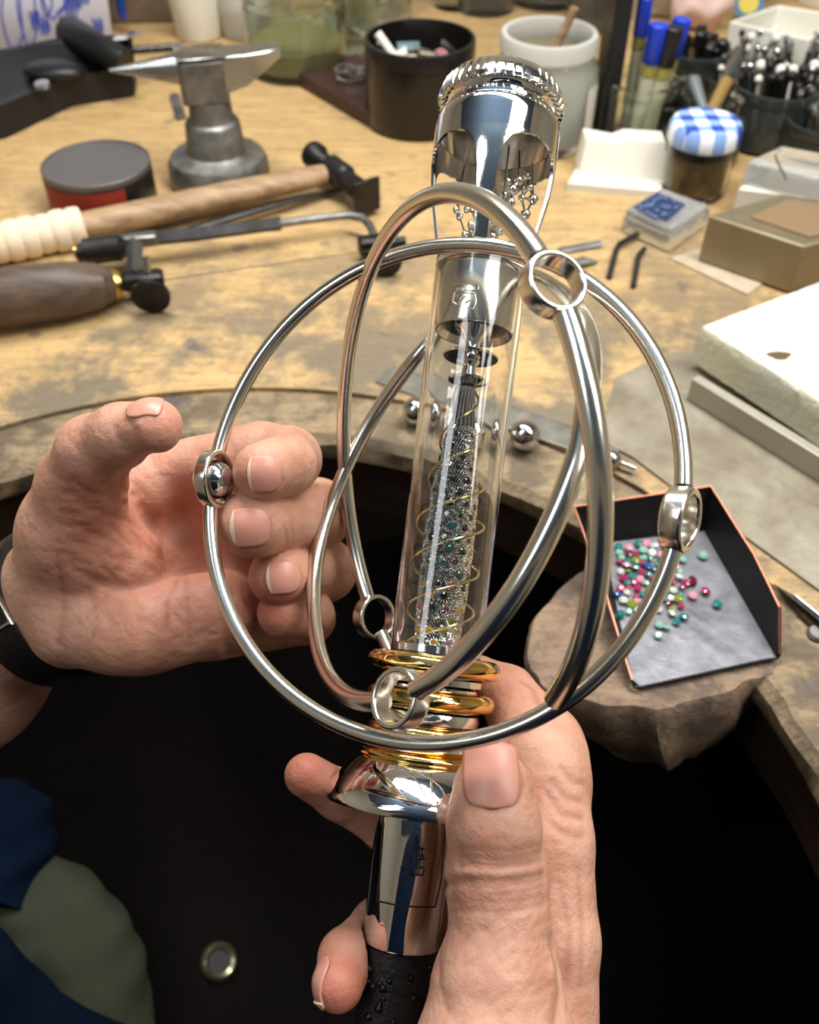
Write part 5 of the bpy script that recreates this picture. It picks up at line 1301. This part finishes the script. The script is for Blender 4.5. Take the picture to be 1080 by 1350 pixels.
def nail(sdf, px, py, d, tip, nrm, w, l, parent, edge=.16, sq=2.6, arch=.25):
    """px,py,d centre; tip: direction (camera space) to the fingertip; nrm: outward normal; w,l mm"""
    c = cp(px, py, d); n = np.array(nrm, float); n /= np.linalg.norm(n); tp = np.array(tip, float); tp -= n * (tp @ n); tp /= np.linalg.norm(tp); s = np.cross(tp, n)
    nu, nv = 17, 19
    def build(v0, v1, lift, nm, m):
        pts = []
        for j in range(nv):
            v = v0 + (v1 - v0) * j / (nv - 1)
            back = max(0, -v)
            ww = (1 - back ** sq) ** (1 / sq) if back > 0 else 1.0 - .04 * v
            if v > .82: ww *= math.sqrt(max(0, 1 - ((v - .82) / .36) ** 2)) * 1.0
            for i in range(nu):
                u = -1 + 2 * i / (nu - 1); pts.append(c + s * u * w / 2 * max(ww, .05) + tp * (v * l / 2 + (.10 * l * (1 - u * u) if v > .5 else 0) * ((v - .5) * 2 if v > .5 else 0)))
        pts = np.array(pts); q = on_surface(sdf, pts, n)
        # keep the plate smooth: a gentle transverse arch, no bump from the skin beneath
        hgt = (q - c) @ n; U = (pts - c) @ s / (w / 2); V_ = (pts - c) @ tp / (l / 2)
        ok = np.abs(hgt) < 7; Am = np.stack([np.ones_like(U), U, V_, U * U, V_ * V_], 1); co = np.linalg.lstsq(Am[ok], hgt[ok], rcond=None)[0]
        hh = Am @ co + lift; hh = np.where(ok, np.maximum(hh, np.minimum(hgt + .05, hh + .5)), hh)
        q = pts + n * (hh - (pts - c) @ n)[:, None]
        mb = MB(); mb.add([tuple(x) for x in c2w(q)], [(j * nu + i, j * nu + i + 1, (j + 1) * nu + i + 1, (j + 1) * nu + i) for j in range(nv - 1) for i in range(nu - 1)])
        o = mesh_obj(nm, mb, m, parent, True); sm_ = o.modifiers.new('s', 'SOLIDIFY'); sm_.thickness = .0006; sm_.offset = 0; return o
    o = build(-1, 1.0, .18, 'fingernail', M['nail'])
    if edge: build(1 - 2 * edge, 1.02, .30, 'nail_edge', M['nailedge'])
    return o
def nail_ring(px, py, tipdir, w, l):
    """outline of a nail in the image, for the fold around it"""
    a = math.atan2(tipdir[1], tipdir[0]); pts = []
    for t in np.linspace(-2.35, 2.35, 19):
        v = -math.cos(t) * l / 2; u = math.sin(t) * w / 2 * 1.02
        v = max(v, -l / 2); x = math.cos(a) * v - math.sin(a) * u; y = math.sin(a) * v + math.cos(a) * u; pts.append((px + x, py + y))
    return pts
person = thing('person', "person's two bare hands at work, grey-green trousers and navy cloth below", 'person', c2w(np.array([0, -150., -330.])))

# ---- hand holding the sceptre (thumb in front)
HR = R(52, 1160) * 1000
def right_base(P):
    thumb = chain(P, [(650, 1042, 251, 53), (651, 1085, 250, 60), (655, 1160, 250, 66), (660, 1225, 247, 65), (655, 1300, 243, 84), (655, 1400, 238, 122)], 3, 1.12)
    index = smin(chain(P, [(632, 892, 306, 28), (668, 915, 305, 38), (712, 982, 290, 56), (722, 1030, 282, 56)], 2), chain(P, [(718, 1000, 284, 57), (722, 1110, 272, 59), (727, 1240, 264, 62), (715, 1400, 258, 74)], 3), 3)
    middle = chain(P, [(404, 1022, 290, 29), (448, 1048, 297, 31), (515, 1088, 306, 35), (610, 1135, 308, 42), (700, 1160, 296, 48)], 3)
    ring = chain(P, [(446, 1300, 262, 33), (458, 1262, 272, 36), (500, 1222, 292, 36), (580, 1215, 306, 42), (700, 1230, 296, 50)], 3)
    little = chain(P, [(450, 1440, 252, 32), (500, 1370, 280, 36), (590, 1340, 300, 42), (690, 1330, 290, 50)], 3)
    palm = smin(chain(P, [(712, 1170, 284, 62), (700, 1300, 272, 72), (680, 1420, 262, 95)], 8), chain(P, [(650, 1440, 248, 120), (670, 1640, 240, 110), (640, 1900, 235, 120)], 8), 10)
    d = smin(np.minimum(middle, ring), palm, 3); d = smin(np.minimum(d, little), palm, 3)
    d = smin(d, index, 4); d = smin(d, thumb, 2.2)
    # skin closes on the metal it holds
    q = P - A0.astype(np.float32); s = q @ EX.astype(np.float32); rd = np.sqrt(np.maximum((q * q).sum(1) - s * s, 0))
    return np.maximum(d, (np.where(s < S(1060), HR + .1, np.where(s < S(998), 27.5, 20.2)) - rd))
def circ(cx, cy, rx, ry, a0, a1, n=9): return [(cx + rx * math.cos(a), cy + ry * math.sin(a)) for a in np.linspace(a0, a1, n)]
cr = []
for y, dp in ((1118, .3), (1128, .5), (1138, .8), (1158, 1.0), (1164, 1.0), (1174, .6), (1185, .5), (1197, .4)):
    cr.append(([(594 if y > 1150 else 606, y + 3), (625, y + 2), (655, y + 5), (690, y + 1), (716, y - 6)], dp, 1.0))
cr.append(([(584, 1166), (600, 1163), (620, 1168)], .9, 1.2))
cr.append((nail_ring(651, 1032, (0, -1), 78, 74), .35, .7))
cr += [([(727, 1245), (736, 1275), (738, 1310), (730, 1350)], .9, 1.8), ([(592, 1330), (580, 1300), (578, 1262)], .5, 1.6)]
cr += [([(690, 898), (704, 908), (712, 930), (706, 950)], 1.1, 1.3), ([(722, 1046), (742, 1072), (768, 1078)], .6, 1.1), ([(728, 1030), (745, 1050), (766, 1056)], .5, 1.1), ([(740, 1010), (755, 1030), (770, 1034)], .4, 1.0), ([(728, 1085), (745, 1100), (768, 1103)], .4, 1.2), ([(740, 1170), (752, 1230), (748, 1300)], .35, 1.8), ([(763, 1150), (768, 1220), (766, 1300)], .3, 1.6)]
random.seed(2)
for k in range(26):
    x = random.uniform(600, 715); y = random.uniform(1195, 1340); a = random.uniform(-.9, -.3); L = random.uniform(14, 34)
    cr.append(([(x, y), (x + L * math.cos(a), y + L * math.sin(a))], .2, .7))
cR = crease_fn(cr, right_base)
def right_sdf(P): return cR(P, right_base(P))
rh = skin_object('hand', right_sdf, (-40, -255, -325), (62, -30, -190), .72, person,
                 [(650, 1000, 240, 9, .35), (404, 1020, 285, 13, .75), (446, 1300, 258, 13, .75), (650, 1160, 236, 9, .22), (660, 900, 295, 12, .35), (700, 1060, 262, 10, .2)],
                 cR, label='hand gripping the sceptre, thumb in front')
nail(right_base, 651, 1030, 238, (0, 1, -.12), (0, .12, 1), 14.6, 14.6, rh, .0, 3.4)
nail(right_base, 424, 1292, 262, (-.25, -1, .3), (-.92, .2, .45), 10, 12, rh, .12)

# ---- open hand beside the hoops (palm towards the viewer)
fingers = {
 'index': [(262, 622, 337, 46), (345, 603, 330, 46), (380, 606, 326, 43), (374, 614, 310, 41.5), (346, 622, 297, 39)],
 'middle': [(320, 690, 350, 48), (418, 674, 352, 43), (420, 680, 342, 43), (386, 684, 330, 45), (333, 690, 303, 46.5)],
 'ring': [(315, 762, 352, 46), (428, 752, 360, 41), (427, 750, 354, 40), (402, 755, 339, 40.5), (368, 760, 316, 40)],
 'little': [(300, 826, 348, 42), (408, 815, 346, 33), (408, 811, 336, 32), (372, 808, 320, 33)]}
def ringdist(P):
    return None
RA = FIT['A'][0](np.linspace(0, two, 241)); RCp = CPATH; RBp = clear_axis(FIT['B'][0](np.linspace(0, two, 241)), 16.9)
def near(poly): c0 = cp(350, 700, 295); return [(a, b) for a, b in zip(poly[:-1], poly[1:]) if np.linalg.norm(a - c0) < 58]
RSEG = near(RA) + near(RCp) + near(RBp)
def left_base(P, carve=True):
    fs = None
    for k, js in fingers.items():
        d = chain(P, js, 2.2); fs = d if fs is None else np.minimum(fs, d) if k != 'x' else fs
    thenar = smin(chain(P, [(78, 765, 325, 66), (98, 700, 314, 64), (108, 640, 304, 56)], 6), chain(P, [(98, 700, 314, 66), (160, 745, 322, 58)], 6), 6)
    thumb = chain(P, [(108, 645, 303, 55), (124, 596, 292, 47), (160, 574, 283, 40), (204, 562, 276, 36.5)], 4)
    hyp = smin(chain(P, [(100, 815, 325, 64), (190, 826, 322, 58), (345, 806, 342, 50)], 6), chain(P, [(150, 830, 320, 54), (290, 800, 326, 50)], 6), 6)
    slab = smin(chain(P, [(118, 740, 342, 86), (300, 730, 358, 80)], 8, 1.35), chain(P, [(120, 660, 334, 58), (270, 622, 340, 46)], 8), 8)
    heads = chain(P, [(270, 640, 340, 38), (300, 700, 346, 40), (300, 760, 346, 42), (285, 820, 338, 44)], 6)
    wrist = chain(P, [(78, 790, 336, 80), (30, 804, 348, 86), (-50, 875, 368, 112), (-260, 1050, 430, 150)], 8, 1.15)
    palm = smin(smin(smin(slab, heads, 6), smin(thenar, hyp, 5), 6), wrist, 12)
    d = smin(palm, thumb, 5); d = smin(d, fs, 2.2)
    if carve:
        m = d < 3
        if m.any():
            Q = P[m]; rr = np.full(len(Q), 1e9, np.float32)
            for a, b in RSEG:
                e = b - a; t = np.clip(((Q - a) @ e) / (e @ e), 0, 1)[:, None]; g = Q - a - t * e; rr = np.minimum(rr, (g * g).sum(1))
            d = d.copy(); d[m] = np.maximum(d[m], TWR + .05 - np.sqrt(rr))
            d[m] = np.maximum(d[m], 6.5 - np.linalg.norm(Q - EP['ball'], axis=1))
    return d
crl = [([(250, 668), (262, 700), (262, 735)], 3.2, 8.5), ([(215, 640), (235, 670)], 1.6, 6), ([(248, 722), (236, 748), (205, 770), (165, 778), (130, 770)], 1.3, 2.2), ([(165, 778), (130, 768), (95, 745)], .6, 1.6),
       ([(300, 720), (262, 736), (235, 760), (222, 790), (220, 830)], .6, 1.4), ([(198, 600), (215, 640), (245, 690), (252, 722)], 1.1, 2.4),
       ([(225, 645), (245, 672), (268, 700)], .9, 2.2), ([(190, 668), (215, 700), (240, 725)], .8, 2.0), ([(175, 700), (205, 728), (230, 745)], .6, 1.8),
       ([(95, 632), (120, 650), (160, 652)], .4, 1.2), ([(70, 660), (110, 668), (150, 684)], .3, 1.2), ([(80, 690), (120, 700), (165, 722)], .35, 1.3),
       ([(288, 790), (298, 830), (302, 865)], 1.0, 2.0), ([(244, 750), (248, 800), (250, 850)], .45, 1.5), ([(75, 730), (85, 790), (78, 850)], .5, 1.8),
       ([(265, 600), (278, 628), (296, 648)], .8, 1.8), ([(150, 560), (158, 580)], .2, .8),
       ([(376, 695), (378, 712), (377, 722)], .35, .8), ([(384, 688), (387, 705), (386, 718)], .25, .7)]
crl += [(nail_ring(352, 624, (-1, .06), 50, 44), .32, .65), (nail_ring(332, 696, (-1, .12), 52, 52), .32, .65), (nail_ring(376, 762, (-1, .1), 44, 44), .32, .65)]
random.seed(6)
for k in range(60):
    x = random.uniform(75, 250); y = random.uniform(625, 760); a = .55 + random.uniform(-.35, .35) - (x < 130) * .3; L = random.uniform(16, 40)
    crl.append(([(x, y), (x + L * math.cos(a) * .5, y + L * math.sin(a) * .5 + 1), (x + L * math.cos(a), y + L * math.sin(a))], .42, .9))
for k in range(26):
    x = random.uniform(90, 330); y = random.uniform(770, 850); a = random.uniform(-1.2, 1.4); L = random.uniform(14, 30)
    crl.append(([(x, y), (x + L * math.cos(a), y + L * math.sin(a))], .3, .9))
cL = crease_fn(crl, lambda P: left_base(P, False))
def left_sdf(P): return cL(P, left_base(P))
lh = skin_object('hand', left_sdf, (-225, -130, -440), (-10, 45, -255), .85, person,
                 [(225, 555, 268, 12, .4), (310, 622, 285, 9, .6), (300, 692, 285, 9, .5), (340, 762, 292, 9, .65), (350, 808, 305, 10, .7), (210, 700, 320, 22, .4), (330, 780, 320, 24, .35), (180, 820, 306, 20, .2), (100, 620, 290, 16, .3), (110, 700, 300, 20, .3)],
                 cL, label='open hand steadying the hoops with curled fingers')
nail(left_base, 352, 624, 288, (-1, -.06, .3), (.25, 0, 1), 11.2, 9.2, lh, .05)
nail(left_base, 333, 695, 292, (-1, -.10, .3), (.2, 0, 1), 12.2, 11, lh, .06)
nail(left_base, 377, 762, 305, (-1, -.10, .3), (.25, 0, 1), 10.6, 9.8, lh, .06)
nail(left_base, 190, 540, 272, (1, .22, .12), (-.22, .9, .40), 8.5, 10, lh, .0, 2.2)

# wristwatch strap round the wrist
def ringloop(c, ax, rad, w, th, name, m, parent, el=1.0, seg=72, bulge=0):
    ax = np.array(ax, float); ax /= np.linalg.norm(ax); u = np.cross(ax, [0, 0, 1]); u /= np.linalg.norm(u); v = np.cross(ax, u)
    vs = []; fs = []
    pr = [(-w / 2, 0), (-w / 2, th), (-w / 2 + th, th * 1.3), (w / 2 - th, th * 1.3), (w / 2, th), (w / 2, 0)]
    for i in range(seg):
        a = 2 * math.pi * i / seg
        for s, t in pr: vs.append(np.array(c) + ax * s + (rad + t) * (math.cos(a) * u + math.sin(a) * v * el))
    k = len(pr)
    for i in range(seg):
        for j in range(k): l = (j + 1) % k; fs.append((i * k + j, i * k + l, ((i + 1) % seg) * k + l, ((i + 1) % seg) * k + j))
    mb = MB(); mb.add([tuple(x) for x in c2w(np.array(vs))], fs); return mesh_obj(name, mb, m, parent, True), u, v
wc = cp(72, 796, 340); wax = cp(72, 788, 334) - cp(-50, 865, 368)
watch = thing('wristwatch', 'wristwatch with wide black leather strap and steel buckle on the open hand\'s wrist', 'watch', c2w(wc))
_, wu, wv = ringloop(wc, wax, 26.3, 19, 2.0, 'strap', M['strapl'], watch, .90)
axn = wax / np.linalg.norm(wax)
def wpt(a, s, r): return wc + axn * s + r * (math.cos(a) * wu + math.sin(a) * wv * .90)
# buckle and stitched holes on the side facing the viewer
fa = math.atan2(wv[2], wu[2])
va = max(np.linspace(0, 6.28, 120), key=lambda a: wpt(a, 0, 24)[2])
mb = MB(); mb.tube([Vector(c2w(wpt(va + da, s, 28.4))) for da, s in ((-.25, 9), (.05, 9.5), (.05, -9.5), (-.25, -9))], .0012, 10, closed=True)
mesh_obj('buckle', mb, M['steel'], watch, True)
mb = MB(); mb.tube([Vector(c2w(wpt(va - .3, 0, 28.2))), Vector(c2w(wpt(va + .08, 0, 29)))], .0009, 8); mesh_obj('buckle_tongue', mb, M['steel'], watch, True)
for k in range(3):
    p = Vector(c2w(wpt(va + .5 + k * .22, 0, 27.6))); mb = MB(); mb.ball(p, .0011, 10, 6); mesh_obj('strap_hole', mb, M['steel'], watch, True)
# case on the far side of the wrist
pc = Vector(c2w(wpt(va + math.pi, 0, 27))); nd = (pc - Vector(c2w(wc))).normalized()
mb = MB(); mb.lathe([(0, 0), (.019, 0), (.020, .002), (.020, .007), (.018, .009), (0, .0092)], 48, Matrix.Translation(pc) @ nd.to_track_quat('Z', 'Y').to_matrix().to_4x4())
mesh_obj('watch_case', mb, M['steel'], watch, True)
edge = [wpt(va + 1.35 + t, 10.2, 27.2) for t in np.linspace(0, 1.2, 20)]
mb = MB(); mb.tube([Vector(c2w(p)) for p in edge], .0009, 8); mesh_obj('steel_keeper', mb, M['steel'], watch, True)

# trousers and navy cloth in the shade below
def cloth(name, ctrl, radii, m, label, seed, amp=.006):
    random.seed(seed); P = [Vector(W(*q)) for q in ctrl]; n = 60; path = []; rad = []
    for i in range(n + 1):
        s = i / n * (len(P) - 1); k = min(int(s), len(P) - 2); f = s - k
        p0, p1, p2, p3 = P[max(k - 1, 0)], P[k], P[k + 1], P[min(k + 2, len(P) - 1)]
        path.append(.5 * ((2 * p1) + (p2 - p0) * f + (2 * p0 - 5 * p1 + 4 * p2 - p3) * f * f + (3 * p1 - p0 - 3 * p2 + p3) * f ** 3)); rad.append(radii[k] * (1 - f) + radii[k + 1] * f)
    mb = MB(); mb.tube(path, rad, 72); vs = np.array(mb.v)
    c = np.repeat(np.array(path), 72, 0); dr = vs - c; L = np.linalg.norm(dr, axis=1, keepdims=True)
    w = amp * (np.sin(vs[:, 0] * 70 + vs[:, 2] * 55 + seed) + .6 * np.sin(vs[:, 1] * 130 + vs[:, 0] * 90) + .35 * np.sin(vs[:, 2] * 240 + vs[:, 1] * 160))
    mb.v = [tuple(x) for x in vs + dr / L * w[:, None]]
    return mesh_obj(name, mb, m, person, True, label=label)
cloth('trouser_leg', [(-60, 1170, .62), (50, 1215, .60), (95, 1320, .58), (110, 1600, .52)], [.03, .046, .046, .05], M['trouser'], 'grey-green trouser leg over the knee', 3, .003)
cloth('navy_cloth', [(-40, 930, .66), (-10, 1060, .62), (-60, 1200, .58)], [.04, .046, .05], M['navy'], 'navy cloth beside the wrist', 5, .003)
cloth('navy_hem', [(-80, 1300, .49), (10, 1390, .48), (140, 1500, .47)], [.035, .035, .05], M['navy'], 'navy cloth lying over the trousers', 9, .002)
cloth('trouser_leg', [(1100, 1120, .66), (1180, 1180, .62), (1300, 1300, .58)], [.022, .06, .08], M['trouser'], 'grey-green trouser edge at the far side', 4, .003)

# the seated wearer's navy work shirt, behind the viewpoint (seen only in the polished silver)
mb = MB(); rings_ = [(.50, .24, .14), (.70, .25, .14), (.95, .27, .14), (1.15, .28, .13), (1.26, .24, .11), (1.31, .10, .07), (1.33, .065, .06)]; vs = []; fs = []; ns = 40
for z, rx, ry in rings_:
    for k in range(ns):
        a = 2 * math.pi * k / ns; w = 1 + .02 * math.sin(7 * a + z * 14); vs.append((rx * w * math.cos(a), -.31 + ry * w * math.sin(a), z))
for j in range(len(rings_) - 1):
    for k in range(ns): l = (k + 1) % ns; fs.append((j * ns + k, j * ns + l, (j + 1) * ns + l, (j + 1) * ns + k))
fs.append(tuple(reversed(range(ns)))); fs.append(tuple(range((len(rings_) - 1) * ns, len(rings_) * ns)))
mb.add(vs, fs, True); mesh_obj('work_shirt', mb, M['navy'], person, True, label='navy work shirt')
